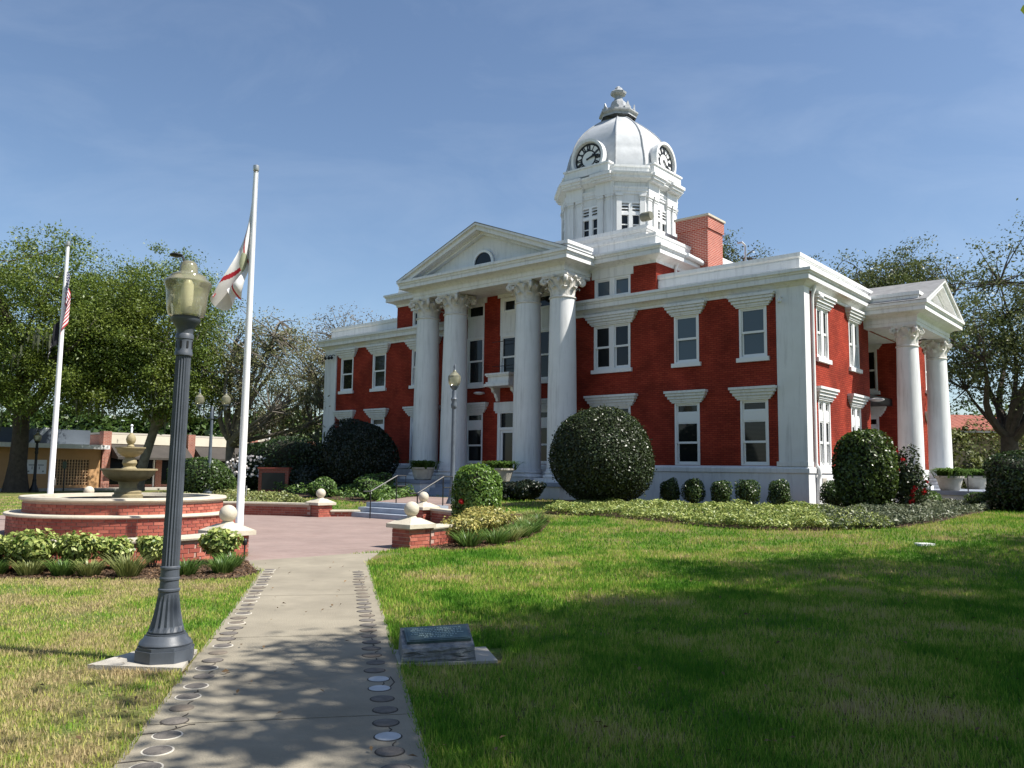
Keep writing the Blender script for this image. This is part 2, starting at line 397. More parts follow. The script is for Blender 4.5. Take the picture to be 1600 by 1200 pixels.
part('upper_wall', mb, red_brick)
part('roof_deck', MB().box(-WID+.1, -.1, .1, DEP-.1, 8.3, 8.5), roof_mat)
part('interior_floor', MB().box(-WID+.3, -.3, .3, DEP-.3, 4.6, 4.9), black_paint)
part('roof_deck', MB().box(-20.6, -5.9, .12, DEP-.2, 10.1, 10.32), roof_mat)

RECT = [(-WID,0),(0,0),(0,DEP),(-WID,DEP)]
part('plinth', MB().sweep(RECT, [(0.0,0.25),(0.075,0.25),(0.075,1.60),(0.115,1.62),(0.115,1.76),(0.09,1.80),(0.0,1.845)], True), plinth_white)
CORN = [(0.0,7.90),(0.05,7.90),(0.05,7.99),(0.09,8.02),(0.13,8.07),(0.22,8.13),(0.335,8.15),(0.335,8.30),(0.318,8.305),(0.318,8.335),(0.36,8.34),(0.375,8.39),(0.41,8.41),(0.43,8.42),(0.43,8.52),(-0.2,8.57)]
part('cornice', MB().sweep([(-10.62,0),(0,0),(0,DEP),(-WID,DEP),(-WID,0),(-15.86,0)], CORN), white)
PAR = [(-0.45,8.5),(-0.15,8.5),(-0.15,8.66),(-0.17,8.665),(-0.17,8.69),(-0.15,8.695),(-0.15,8.98),(-0.18,8.985),(-0.18,9.02),(-0.13,9.05),(-0.11,9.08),(-0.11,9.21),(-0.45,9.22),(-0.45,8.5)]
part('parapet', MB().sweep([(-5.78,0),(0,0),(0,DEP),(-5.78,DEP)], PAR), white)
part('parapet', MB().sweep([(-20.68,DEP),(-WID,DEP),(-WID,0),(-20.68,0)], PAR), white)
# corner pilasters
for x0, x1 in ((-0.94, 0.0), (-WID, -WID+0.94)):
    mb = MB().box(x0-(0.06 if x0 < -20 else 0), x1+(0.06 if x1 == 0 else 0), -0.06, 0.42, 1.83, 7.93)
    mb.box(x0-.07, x1+.07, -.085, .44, 1.84, 2.0)
    part('pilaster', mb, white)
part('pilaster', MB().box(-.42, .06, DEP-.9, DEP+.06, 1.83, 7.93), white)
# upper block: frieze, cornice, attic stages
CB = [(-20.73,0),(-5.73,0),(-5.73,DEP),(-20.73,DEP)]
part('cornice', MB().sweep(CB, [(0.0,9.70),(0.04,9.70),(0.05,9.80),(0.12,9.84),(0.24,9.90),(0.43,9.94),(0.43,10.08),(0.41,10.085),(0.41,10.12),(0.45,10.125),(0.47,10.19),(0.52,10.21),(0.52,10.30),(-0.3,10.37)], True), white)
part('attic', MB().sweep(CB, [(-0.6,10.3),(0.0,10.3),(0.0,10.50),(-0.02,10.52),(-0.02,10.78),(0.02,10.81),(0.03,10.91),(-0.6,10.95)], True), white)
AT2 = [(-19.62,1.11),(-6.84,1.11),(-6.84,16.5),(-19.62,16.5)]
part('attic', MB().sweep(AT2, [(-0.5,10.9),(0.0,10.9),(0.0,11.40),(0.03,11.42),(0.06,11.50),(0.08,11.52),(0.08,11.68),(-0.5,11.72)], True), white)
part('roof_deck', MB().box(-20.2, -6.3, .5, DEP-.5, 10.86, 10.93), roof_mat)
part('roof_deck', MB().box(-19.3, -7.1, 1.4, 16.2, 11.6, 11.69), roof_mat)
# low gutter roof behind the cornice on the right
mb = MB().tube([(-5.2,1.5,10.22),(-5.2,3.3,10.12)], 0.10, 10)
part('gutter', mb, white, True)
part('downspout', MB().tube([(-5.45,1.35,10.1),(-5.5,1.35,9.95),(-5.62,1.35,9.7),(-5.62,1.35,8.6)], 0.06, 8), white, True)

# --- windows
CACHE = {}
def blind_glass():
    m = bpy.data.materials.new('glass_over_slats'); m.use_nodes = True; nt = m.node_tree; p = nt.nodes['Principled BSDF']; p.inputs['Roughness'].default_value = .06; p.inputs['Specular IOR Level'].default_value = .3
    tc = nt.nodes.new('ShaderNodeTexCoord'); wv = nt.nodes.new('ShaderNodeTexWave'); wv.bands_direction = 'Z'; wv.inputs['Scale'].default_value = 7.0; wv.inputs['Distortion'].default_value = .3
    rp = nt.nodes.new('ShaderNodeValToRGB'); rp.color_ramp.elements[0].color = (.010,.011,.011,1); rp.color_ramp.elements[1].color = (.055,.052,.046,1)
    nt.links.new(tc.outputs['Object'], wv.inputs['Vector']); nt.links.new(wv.outputs['Fac'], rp.inputs['Fac']); nt.links.new(rp.outputs[0], p.inputs['Base Color'])
    return m
glass_blind = blind_glass()
def cached(key, fn):
    if key not in CACHE: CACHE[key] = fn()
    return CACHE[key]

def hood_mesh(w):
    mb = MB()
    steps = [(0.00,0.06,0.10,0.07),(0.06,0.12,0.15,0.10),(0.12,0.15,0.19,0.085),(0.15,0.23,0.23,0.15),(0.23,0.26,0.26,0.13),(0.26,0.34,0.30,0.20),(0.34,0.36,0.31,0.18),(0.36,0.45,0.345,0.245)]
    for a, b, e, d in steps: mb.box(-w/2-e, w/2+e, -d, 0.06, a, b)
    return mb.mesh('lintel', white)
def sash(mb, x0, x1, z0, z1, y0=0.035, y1=0.10, t=0.055, bot=0.08):
    mb.box(x0, x0+t, y0, y1, z0, z1); mb.box(x1-t, x1, y0, y1, z0, z1)
    mb.box(x0+t, x1-t, y0+.002, y1, z1-t, z1); mb.box(x0+t, x1-t, y0+.002, y1, z0, z0+bot)
def frame_mesh(w, h, kind):
    """casing and sashes; returns mesh and the pane rectangles"""
    mb = MB(); panes = []; c = 0.075
    mb.box(-w/2, -w/2+c, -.012, .12, 0, h); mb.box(w/2-c, w/2, -.012, .12, 0, h); mb.box(-w/2+c, w/2-c, -.011, .12, h-c, h); mb.box(-w/2+c, w/2-c, -.011, .12, 0, .05)
    bays = [(-w/2+c, w/2-c)]
    if 'double' in kind:
        mb.box(-.11, .11, -.010, .12, .05, h-c); bays = [(-w/2+c, -.11), (.11, w/2-c)]
    top = h-c
    if 'transom' in kind:
        zt = h-0.40; zb = h-0.74
        for a, b in bays:
            sash(mb, a, b, zt, h-c, .03, .09, .05, .05); panes.append((a+.04, b-.04, zt+.04, h-c-.04, .075))
            mb.box(a, b, .012, .10, zb, zt)
        top = zb
    if 'fixed' in kind:
        for a, b in bays:
            sash(mb, a, b, .05, top, .03, .09, .05, .05); panes.append((a+.04, b-.04, .09, top-.04, .075))
    else:
        for a, b in bays:
            mid = .05+(top-.05)*0.5
            sash(mb, a, b, mid-.03, top, .025, .06); panes.append((a+.04, b-.04, mid, top-.04, .05))
            sash(mb, a+.012, b-.012, .05, mid+.03, .065, .105); panes.append((a+.05, b-.05, .10, mid, .09))
    return mb.mesh('window', frame_white), panes
def pane_mesh(x0, x1, z0, z1, y, g):
    return MB().add([(x0,y,z0),(x1,y,z0),(x1,y,z1),(x0,y,z1)], [(0,1,2,3)]).mesh('pane', g)
def window(x, y, z, rz, w, h, kind, hood=True, sill=True, glass=None, lab=None):
    glass = glass or glass_dark
    me, panes = cached(('f', w, h, kind), lambda: frame_mesh(w, h, kind))
    o = link('window', me, court, (x, y, z), rz)
    for i, p in enumerate(panes):
        link('pane', cached(('p', p, glass.name), lambda p=p: pane_mesh(*p, glass)), o)
    if hood: link('lintel', cached(('h', w), lambda: hood_mesh(w)), o, (0, 0, h-.02))
    if sill: link('sill', cached(('s', w), lambda: MB().box(-w/2-.09, w/2+.09, -.10, .08, -.155, -.005).mesh('sill', frame_white)), o)
    if lab: o['label'] = lab
    return o
H1 = F1[1]-F1[0]; H2 = F2[1]-F2[0]
for c in single:
    g2 = glass_blue if c > -5 else glass_dark
    window(c, 0, F2[0], 0, 1.03, H2, 'sash', glass=g2); window(c, 0, F1[0], 0, 1.03, H1, 'sash transom', sill=False, glass=glass_blind if c > -2 else None)
for c in double:
    window(c, 0, F2[0], 0, 1.74, H2, 'sash double'); window(c, 0, F1[0], 0, 1.74, H1, 'sash transom double', sill=False)
for c in (-7.75, -18.70):
    window(c, 0, 8.6, 0, 1.72, 0.8, 'fixed double', hood=False, sill=False, glass=glass_blue if c > -10 else glass_dark)
    part('window_head', MB().box(c-.98, c+1.0, -.05, .05, 9.402, 9.71), white)
for c in (-15.26, -11.19):
    window(c, 0, F1[0], 0, 1.06, H1, 'sash transom', sill=False)
    window(c, 0, 5.44, 0, 1.06, 2.2, 'sash', hood=False)
    window(c, 0, 8.55, 0, 1.06, .65, 'fixed', hood=False, sill=False)
    mb = MB().box(c-.53, c+.53, .01, .12, 7.64, 8.55); mb.box(c-.43, c+.43, -.005, .05, 7.74, 8.45)
    part('window_panel', mb, white)
    part('window_head', MB().box(c-.68, c+.68, -.04, .05, 9.20, 9.60), white)
window(AX, 0, 5.62, 0, 1.0, 1.95, 'sash', hood=False, sill=False)
window(AX, 0, 8.62, 0, .8, .62, 'fixed', hood=False, sill=False)
mb = MB().box(AX-.55, AX+.55, .012, .12, 7.57, 8.62); mb.box(AX-.36, AX+.36, -.012, .05, 7.72, 8.48); mb.box(AX-.55, AX-.40, .011, .12, 8.62, 9.3); mb.box(AX+.40, AX+.55, .011, .12, 8.62, 9.3)
part('window_panel', mb, white)
part('window_head', MB().box(AX-.40, AX+.40, .012, .12, 9.24, 9.3).box(AX-.68, AX+.68, -.04, .05, 9.302, 9.62), white)
# side windows (turned to face +x)
for c in (1.72, 5.08, 12.6, 15.9):
    window(0, c, F2[0], math.pi/2, 1.14, H2, 'sash double'); window(0, c, F1[0], math.pi/2, 1.14, H1, 'sash transom double', sill=False)
window(-1.23, 10.9, F1[0], 0, .7, H1, 'sash transom', sill=False); window(-1.23, 10.9, 5.3, 0, .7, 1.9, 'sash', hood=True)
# --- doors
def door(x, y, z, rz, w, h, dh):
    mb = MB(); mb.box(-w/2, -w/2+.16, -.03, .12, 0, h); mb.box(w/2-.16, w/2, -.03, .12, 0, h); mb.box(-w/2+.16, w/2-.16, -.028, .12, h-.12, h); mb.box(-w/2+.16, w/2-.16, -.026, .12, dh, dh+.12)
    a, b = -w/2+.16, w/2-.16
    sash(mb, a, b, 0, dh, .02, .08, .12, .30)
    o = mb.build('door', frame_white, court, loc=(x, y, z), rz=rz)
    link('pane', pane_mesh(a+.1, b-.1, .28, dh-.1, .06, glass_dark), o)
    link('pane', pane_mesh(a, b, dh+.12, h-.12, .06, glass_dark), o)
    MB().tube([(b-.06,-.0,.95),(b-.06,-.06,.97),(b-.06,-.06,1.33),(b-.06,0,1.35)], .014, 6).build('handle', black_paint, o)
door(AX, 0, 1.12, 0, 1.2, 3.08, 2.22)
door(-2.6, 8.9, 1.06, math.pi/2, 1.1, 2.54, 2.05)
part('door_head', MB().box(AX-.78, AX+.78, -.08, .05, 4.2, 4.58).box(AX-.72, AX+.72, -.05, .05, 4.1, 4.2), white)
# --- balcony over the front door
mb = MB().box(AX-.72, AX+.72, -.84, 0, 5.22, 5.34); mb.box(AX-.66, AX+.66, -.78, 0, 5.34, 5.42); mb.box(AX-.60, AX+.60, -.70, 0, 5.42, 5.66); mb.box(AX-.66, AX+.66, -.76, 0, 5.66, 5.72); mb.box(AX-.70, AX+.70, -.80, 0, 5.72, 5.80)
bal = part('balcony', mb, white)
for s in (-1, 1):
    mb = MB().extrude([(0,4.62),(-.12,4.62),(-.16,4.74),(-.22,4.80),(-.26,4.94),(-.42,5.02),(-.46,5.16),(-.62,5.22),(0,5.22)], AX+s*.56-.07, AX+s*.56+.07, 'x')
    mb.build('bracket', white, bal)
for z in (6.15, 7.25):
    MB().tube([(AX-.68,-.35,z),(AX+.68,-.35,z)], .014, 6).build('rail', black_paint, bal)
# --- columns
def leaf_ring(mb, n, r, z0, h, w, out, ph=0.0):
    for i in range(n):
        a = 2*math.pi*(i+ph)/n; ca, sa = math.cos(a), math.sin(a); tx, ty = -sa, ca
        prof = [(0,0,.8),(.02,.3,1.0),(.05,.6,.95),(.35,.86,.75),(.8,1.0,.5),(1.0,.90,.32),(.92,.78,.15)]
        vs = []
        for d, t, ww in prof:
            rr = r+out*d; zz = z0+h*t
            for q, dep in ((-1,-.02),(-.5,.015),(0,-.0),(.5,.015),(1,-.02)):
                vs.append(((rr+dep)*ca+tx*q*w/2*ww, (rr+dep)*sa+ty*q*w/2*ww, zz))
        fs = []
        for j in range(len(prof)-1):
            for k in range(4): fs.append((j*5+k, j*5+k+1, (j+1)*5+k+1, (j+1)*5+k))
        mb.add(vs, fs)
def capital_mesh(r, h):
    mb = MB()
    mb.lathe([(r*1.0,0),(r*1.09,.02*h),(r*1.09,.07*h),(r*1.0,.09*h),(r*.92,.12*h),(r*.95,.5*h),(r*1.08,.78*h),(r*1.22,.87*h)], 24)
    leaf_ring(mb, 8, r*.95, .09*h, .40*h, r*.74, r*.40); leaf_ring(mb, 8, r*.96, .12*h, .66*h, r*.72, r*.46, .5)
    for i in range(4):
        a = math.pi/4+i*math.pi/2; ca, sa = math.cos(a), math.sin(a)
        pts = [(r*.98*ca, r*.98*sa, .48*h), (r*1.15*ca, r*1.15*sa, .72*h), (r*1.42*ca, r*1.42*sa, .87*h)]
        R0 = r*1.50; zc = .74*h; q = .125*h
        for k in range(9):
            t = math.pi*.62-k*math.pi*.27; rr = q*(1-.085*k)
            pts.append(((R0+rr*math.cos(t))*ca, (R0+rr*math.cos(t))*sa, zc+rr*math.sin(t)))
        mb.tube(pts, [.055*r/.52+.035*r/.52*(i > 1) for i in range(len(pts))], 6)
        for s in (-1, 1):
            b = a+s*.42; c2, s2 = math.cos(b), math.sin(b); rr = r*1.16
            mb.tube([(rr*.86*c2, rr*.86*s2, .5*h), (rr*c2, rr*s2, .74*h), (rr*1.05*c2, rr*1.05*s2, .80*h), (rr*1.0*c2, rr*1.0*s2, .83*h)], r*.07, 5)
        b = i*math.pi/2; mb.sphere((r*1.24*math.cos(b), r*1.24*math.sin(b), .92*h), r*.13, 8, 6)
    ab = []
    for i in range(4):
        a = math.pi/4+i*math.pi/2; n2 = a+math.pi/2
        c0 = (r*1.78*math.cos(a), r*1.78*math.sin(a)); c1 = (r*1.78*math.cos(n2), r*1.78*math.sin(n2))
        for k in range(8):
            t = k/8.0; x = c0[0]+(c1[0]-c0[0])*t; y = c0[1]+(c1[1]-c0[1])*t; L = 1-.16*math.sin(math.pi*t)
            if k == 0: t1 = .04; x = c0[0]+(c1[0]-c0[0])*t1; y = c0[1]+(c1[1]-c0[1])*t1
            ab.append((x*L, y*L))
    n = len(ab)
    for z0, z1, k in ((.865*h, .93*h, .95), (.932*h, h, 1.0)): mb.extrude([(x*k, y*k) for x, y in ab], z0, z1, 'z')
    me = mb.mesh('capital', capital_white); shade(me, 50)
    return me
def column(x, y, z0, zn, zt, r0, r1):
    key = (z0, zn, zt, r0, r1)
    def shaft():
        prof = []
        for i in range(15):
            t = i/14; rr = r0+(r1-r0)*max(0, (t-.2)/.8)**1.35
            prof.append((rr, z0+.52+(zn-z0-.52)*t))
        return MB().lathe([(r0*1.07, z0+.44), (r0*1.05, z0+.50)]+prof, 40).mesh('column', white, True)
    o = link('column', cached(('sh', key), shaft), court, (x, y, 0))
    def base():
        b = r0*1.32; mb = MB().box(-b, b, -b, b, z0, z0+.16)
        tor = lambda rr, zc, q: [(rr+q*math.cos(t), zc+q*math.sin(t)) for t in np.linspace(-math.pi/2, math.pi/2, 7)]
        mb.lathe([(r0*1.0, z0+.16)]+tor(r0*1.17, z0+.22, .06)+[(r0*1.13, z0+.29), (r0*1.08, z0+.33)]+tor(r0*1.07, z0+.38, .045)+[(r0*1.02, z0+.45)], 36)
        return mb.mesh('base', white, True)
    link('base', cached(('b', key), base), o)
    link('capital', cached(('c', key), lambda: capital_mesh(r1, zt-zn)), o, (0, 0, zn))
    return o
for cx in (-17.14, -15.34, -11.11, -9.31): column(cx, -1.25, 1.13, 8.46, 9.40, .59, .515)
for cy in (8.88-2.2, 8.88+2.2): column(1.5, cy, 1.05, 6.52, 7.37, .455, .385)

# --- porticoes: entablature, pediment, roof
def portico(hw, dep, ze, zc, zt, za, over, org, rz, win):
    """hw half width of the entablature, dep its depth; ze soffit, zc..zt cornice, za apex"""
    p = thing('portico', None, None); p.parent = court; p.location = org; p.rotation_euler = (0, 0, rz)
    P = lambda nm, mb, mt=white, sm_=False: mb.build(nm, mt, p, sm_)
    U = [(-hw, 0), (-hw, -dep), (hw, -dep), (hw, 0)]
    k = over/.56
    P('entablature', MB().sweep(U, [(-.7*k,ze),(0,ze),(0,ze+.13),(.03,ze+.14),(.03,ze+.27),(.05,ze+.30),(.02,ze+.32),(.02,zc-.16),(.07*k,zc-.12),(.18*k,zc-.05),(.40*k,zc-.01),(.47*k,zc),(.47*k,zc+.13),(.45*k,zc+.135),(.45*k,zc+.165),(.49*k,zc+.17),(over-.05,zt-.13),(over,zt-.11),(over,zt),(-.5,zt+.01)]))
    P('soffit', MB().box(-hw+.3, hw-.3, -dep+.3, -.01, ze+.05, ze+.12), white)
    tw = hw+over; slope = (za-zt)/tw
    zi = lambda dx, th: za-slope*abs(dx)-th
    lay = [(0.0,.11,over),(.112,.14,over-.07*k),(.142,.31,over-.10*k),(.312,.34,over-.34*k),(.342,.44,over-.42*k)]
    mb = MB()
    for t0, t1, ov in lay:
        e = tw-(.10*t0)
        for s in (-1, 1):
            lim0 = max(0, (za-t0-zt-.012)/slope); lim1 = max(0, (za-t1-zt-.012)/slope)
            x0 = min(e, lim0) if t0 > 0 else tw; x1 = min(e, lim1)
            poly = [(0, za-t0), (s*x0, za-t0-slope*x0), (s*x1, za-t1-slope*x1), (0, za-t1)]
            if s < 0: poly = poly[::-1]
            mb.extrude(poly, -dep-ov+.012, -dep+.12)
    P('raking_cornice', mb)
    xi = (za-.4-zt)/slope
    P('tympanum', MB().extrude([(-xi,zt+.002),(xi,zt+.002),(0,za-.40)], -dep+.10, -dep+.18), plinth_white)
    mb = MB()
    for s in (-1, 1):
        a = [(0,za+.02),(s*(tw+.02),zt+.02),(s*(tw+.02),zt-.0),(0,za-.03)]
        mb.extrude(a if s > 0 else a[::-1], -dep-over+.005, 3.0 if win else 1.5)
    P('roof', mb, roof_mat)
    for s in (-1, 1):
        mb = MB(); x0, x1 = s*(hw-.35), s*(hw+.30*k)
        a, b = min(x0, x1), max(x0, x1)
        mb.box(a, b, -dep-.18*k, -.3, zt+.015, zt+.26); mb.box(a-.0, b+.05*(s > 0), -dep-.24*k, -.3, zt+.262, zt+.40)
        if s < 0: mb.box(a-.05, a, -dep-.24*k, -.3, zt+.262, zt+.40)
        P('blocking_course', mb)
    if win:
        r = .50; arc = [(r*math.cos(t), r*math.sin(t)) for t in np.linspace(0, math.pi, 17)]; zb = zt+.20
        f = MB(); ar2 = [(1.2*x, 1.2*y) for x, y in arc]
        for i in range(16):
            f.extrude([(ar2[i][0], zb+ar2[i][1]),(arc[i][0], zb+arc[i][1]),(arc[i+1][0], zb+arc[i+1][1]),(ar2[i+1][0], zb+ar2[i+1][1])], -dep-.03, -dep+.055)
        f.box(-.66, .66, -dep-.05, -dep+.05, zb-.10, zb-.002)
        P('arched_window', f, frame_white)
        P('pane', MB().extrude([(x, zb+y) for x, y in arc], -dep+.03, -dep+.056), glass_dark)
    return p
portico(4.39, 1.80, 9.40, 9.87, 10.25, 12.17, .56, (AX, 0, 0), 0, True)
portico(2.55, 1.95, 7.37, 7.84, 8.20, 9.52, .52, (0, 8.88, 0), math.pi/2, False)
# --- front porch and its stairs
mb = MB().box(-17.95, -8.50, -2.42, 0, .98, 1.13); part('porch_floor', mb, porch_grey)
part('porch_base', MB().box(-17.85, -8.60, -2.32, -.08, .25, .98), plinth_white)
for s in (-1, 1):
    part('stair_cheek', MB().box(AX+s*1.95-.28, AX+s*1.95+.28, -3.6, -2.425, .25, .97), plinth_white)
    part('stair_cheek', MB().box(AX+s*1.95-.32, AX+s*1.95+.32, -3.66, -2.43, .975, 1.12), porch_grey)
st = part('porch_stairs', MB().box(AX-1.65, AX+1.65, -2.75, -2.43, .25, .97), step_grey)
for i in range(3): MB().box(AX-1.65, AX+1.65, -2.75-.32*(i+1), -2.752-.32*i, .25, .97-.16*(i+1)).build('step', step_grey, st)
mb = MB().box(0, 4.3, 5.75, 12.0, .90, 1.05); part('porch_floor', mb, porch_grey)
part('porch_base', MB().box(.1, 4.2, 5.85, 11.9, .25, .9), plinth_white)
st = part('porch_stairs', MB().box(4.3, 4.6, 7.4, 10.3, .25, .88), step_grey)
for i in range(2): MB().box(4.602+.3*i, 4.9+.3*i, 7.4, 10.3, .25, .72-.16*i).build('step', step_grey, st)
part('handrail', MB().tube([(3.55,5.95,1.05),(3.55,5.95,1.6),(4.15,5.95,1.6),(4.15,5.95,1.05)], .022, 6), black_paint)
# --- tower
TX, TY, TA, Ta = AX+.06, 8.75, 2.58, 1.50
OCT = [(-Ta,-TA),(Ta,-TA),(TA,-Ta),(TA,Ta),(Ta,TA),(-Ta,TA),(-TA,Ta),(-TA,-Ta)]
CP = lambda nm, mb, mt, rz=0, dx=0, dy=0, dz=0: mb.build(nm, mt, court, loc=(TX+dx, TY+dy, dz), rz=rz)
TP = lambda nm, mb, mt=white, sm_=False: mb.build(nm, mt, tower, sm_)
def off(d): # the octagon plan grown by d
    out = []
    for i in range(8):
        a, b, c = OCT[i-1], OCT[i], OCT[(i+1) % 8]
        n = []
        for p, q in ((a, b), (b, c)):
            dx, dy = q[0]-p[0], q[1]-p[1]; L = math.hypot(dx, dy); n.append((dy/L, -dx/L))
        k = 1+n[0][0]*n[1][0]+n[0][1]*n[1][1]
        out.append((b[0]+d*(n[0][0]+n[1][0])/k, b[1]+d*(n[0][1]+n[1][1])/k))
    return out
mb = MB()
for i in range(8):
    a, b = OCT[i], OCT[(i+1) % 8]; L = math.hypot(b[0]-a[0], b[1]-a[1]); u = ((b[0]-a[0])/L, (b[1]-a[1])/L)
    mb.wall(a, u, 0, L, 11.3, 16.3, [(L/2-.56, L/2+.56, 13.30, 15.02)], .16)
tower = CP('tower', mb, white)
TP('base_moulding', MB().sweep(OCT, [(0,11.6),(.10,11.6),(.10,12.9),(.16,12.95),(.16,13.05),(.06,13.12),(0,13.13)], True))
TP('architrave', MB().sweep(OCT, [(0,15.40),(.06,15.40),(.06,15.52),(.10,15.54),(.10,15.68),(.13,15.71),(.13,15.78),(.04,15.80),(0,15.81)], True))
TP('cornice', MB().sweep(OCT, [(0,16.02),(.06,16.02),(.14,16.08),(.24,16.13),(.34,16.17),(.34,16.27),(.37,16.29),(.44,16.36),(.46,16.44),(.32,16.47),(.20,16.50),(.22,16.72),(.26,16.74),(.26,16.84),(0,16.87)], True))
for i in range(8):
    a, b = OCT[i], OCT[(i+1) % 8]; L = math.hypot(b[0]-a[0], b[1]-a[1]); u = ((b[0]-a[0])/L, (b[1]-a[1])/L); nrm = (u[1], -u[0])
    rz = math.atan2(u[1], u[0]); card = L > 2.5
    face = (a[0]+u[0]*L/2, a[1]+u[1]*L/2)
    # window with two louvres above and two-pane lights below
    mb = MB(); w = 1.12; mb.box(-.56,-.48,-.03,.14,13.30,15.02); mb.box(.48,.56,-.03,.14,13.30,15.02); mb.box(-.09,.09,-.028,.14,13.30,15.02); mb.box(-.48,.48,-.026,.14,14.94,15.02); mb.box(-.48,.48,-.026,.14,14.32,14.46); mb.box(-.48,.48,-.026,.14,13.30,13.38)
    for s in (-1, 1):
        mb.box(min(s*.09,s*.48), max(s*.09,s*.48), .03, .10, 13.82, 13.87)
        mb.box(*sorted((s*.09, s*.13)), .03, .10, 13.38, 14.32); mb.box(*sorted((s*.44, s*.48)), .03, .10, 13.38, 14.32)
    wd = CP('tower_window', mb, frame_white, rz, face[0], face[1])
    for s in (-1, 1):
        x0, x1 = sorted((s*.09, s*.48))
        pv = [(x0, .08, 13.38), (x1, .08, 13.38), (x1, .08, 14.32), (x0, .08, 14.32)]
        MB().add(pv, [(0,1,2,3)]).build('pane', glass_dark, wd)
        MB().add([(x0,.135,14.46),(x1,.135,14.46),(x1,.135,14.94),(x0,.135,14.94)], [(0,1,2,3)]).build('pane', glass_dark, wd)
        for j in range(3):
            z = 14.46+.16*j; MB().add([(x0,-.02,z),(x1,-.02,z),(x1,.12,z+.12),(x0,.12,z+.12),(x0,-.02,z+.03),(x1,-.02,z+.03),(x1,.12,z+.15),(x0,.12,z+.15)], [(0,1,5,4),(4,5,6,7),(0,3,2,1)]).build('louvre', frame_white, wd)
    # pilasters at the ends of each face
    for e in ((.30, .86) if card else (.17,)):
        for s in (-1, 1):
            cx = s*(L/2-e); mb = MB(); hw2 = .17 if card else .13
            mb.box(cx-hw2, cx+hw2, -.10, .02, 13.13, 15.40); mb.box(cx-hw2-.04, cx+hw2+.04, -.15, .02, 13.13, 13.27); mb.box(cx-hw2-.03, cx+hw2+.03, -.13, .02, 15.16, 15.20); mb.box(cx-hw2-.05, cx+hw2+.05, -.16, .02, 15.28, 15.399)
            mb.build('pilaster', white, tower, loc=(face[0], face[1], 0), rz=rz)
    if card:
        for s in (-1, 1):
            cx = s*(L/2-.58); mb = MB().box(cx-.52, cx+.52, -.17, .02, 15.405, 16.05); mb.box(cx-.54, cx+.54, -.42, .02, 16.05, 16.16); mb.box(cx-.58, cx+.58, -.50, .02, 16.162, 16.30); mb.box(cx-.62, cx+.62, -.58, .02, 16.302, 16.46)
            mb.build('cornice_block', white, tower, loc=(face[0], face[1], 0), rz=rz)
# dome with eight gores and ribs
pz = [16.85,17.2,17.6,18.1,18.6,19.0,19.4,19.75,20.05,20.3,20.45,20.58]; pd = [0.0,.03,.02,-.04,-.16,-.34,-.60,-.92,-1.26,-1.58,-1.80,-2.04]
PROF = [(float(np.interp(z, pz, pd)), float(z)) for z in np.linspace(16.85, 20.58, 34)]
sm5 = [PROF[0][0]]+[(PROF[i-1][0]+2*PROF[i][0]+PROF[i+1][0])/4 for i in range(1, 33)]+[PROF[-1][0]]; PROF = [(d_, p_[1]) for d_, p_ in zip(sm5, PROF)]
rings = []
for d, z in PROF:
    k = (TA+d-.04-.15*min(1, max(0, (z-17.0)/1.0)))/TA; rings.append([(x*k, y*k, z) for x, y in OCT])
mb = MB(); vs = [p for r_ in rings for p in r_]
mb.add(vs, [(i*8+k, i*8+(k+1) % 8, (i+1)*8+(k+1) % 8, (i+1)*8+k) for i in range(len(rings)-1) for k in range(8)])
dome = CP('dome', mb, dome_metal); shade(dome.data, 30)
for k in range(8): MB().tube([Vector(r_[k])*1.0 for r_ in rings], .045, 6).build('rib', finial_metal, dome)
# crown and finial
oc = lambda r_, z: [(r_*math.cos(math.pi/8+i*math.pi/4), r_*math.sin(math.pi/8+i*math.pi/4), z) for i in range(8)]
mb = MB(); fp = [(.98,20.50),(.95,20.66),(1.08,20.72),(1.08,20.80),(.82,20.88),(.78,21.02),(.50,21.08),(.42,21.45),(.24,21.62),(.20,21.86),(.42,21.94),(.45,22.05),(.24,22.20),(.20,22.30),(.06,22.42)]
mb.add([p for r_, z in fp for p in oc(r_, z)], [(i*8+k, i*8+(k+1) % 8, (i+1)*8+(k+1) % 8, (i+1)*8+k) for i in range(len(fp)-1) for k in range(8)]+[tuple((len(fp)-1)*8+k for k in range(8))])
fin = CP('finial', mb, finial_metal)
for i in range(8):
    a = i*math.pi/4+math.pi/8; mb = MB().extrude([(-.17,0),(.17,0),(.20,.16),(.10,.26),(.03,.42),(0,.48),(-.03,.42),(-.10,.26),(-.20,.16)], -.03, .03)
    mb.build('acanthus', finial_metal, fin, loc=(.86*math.cos(a), .86*math.sin(a), 20.80), rz=a+math.pi/2)
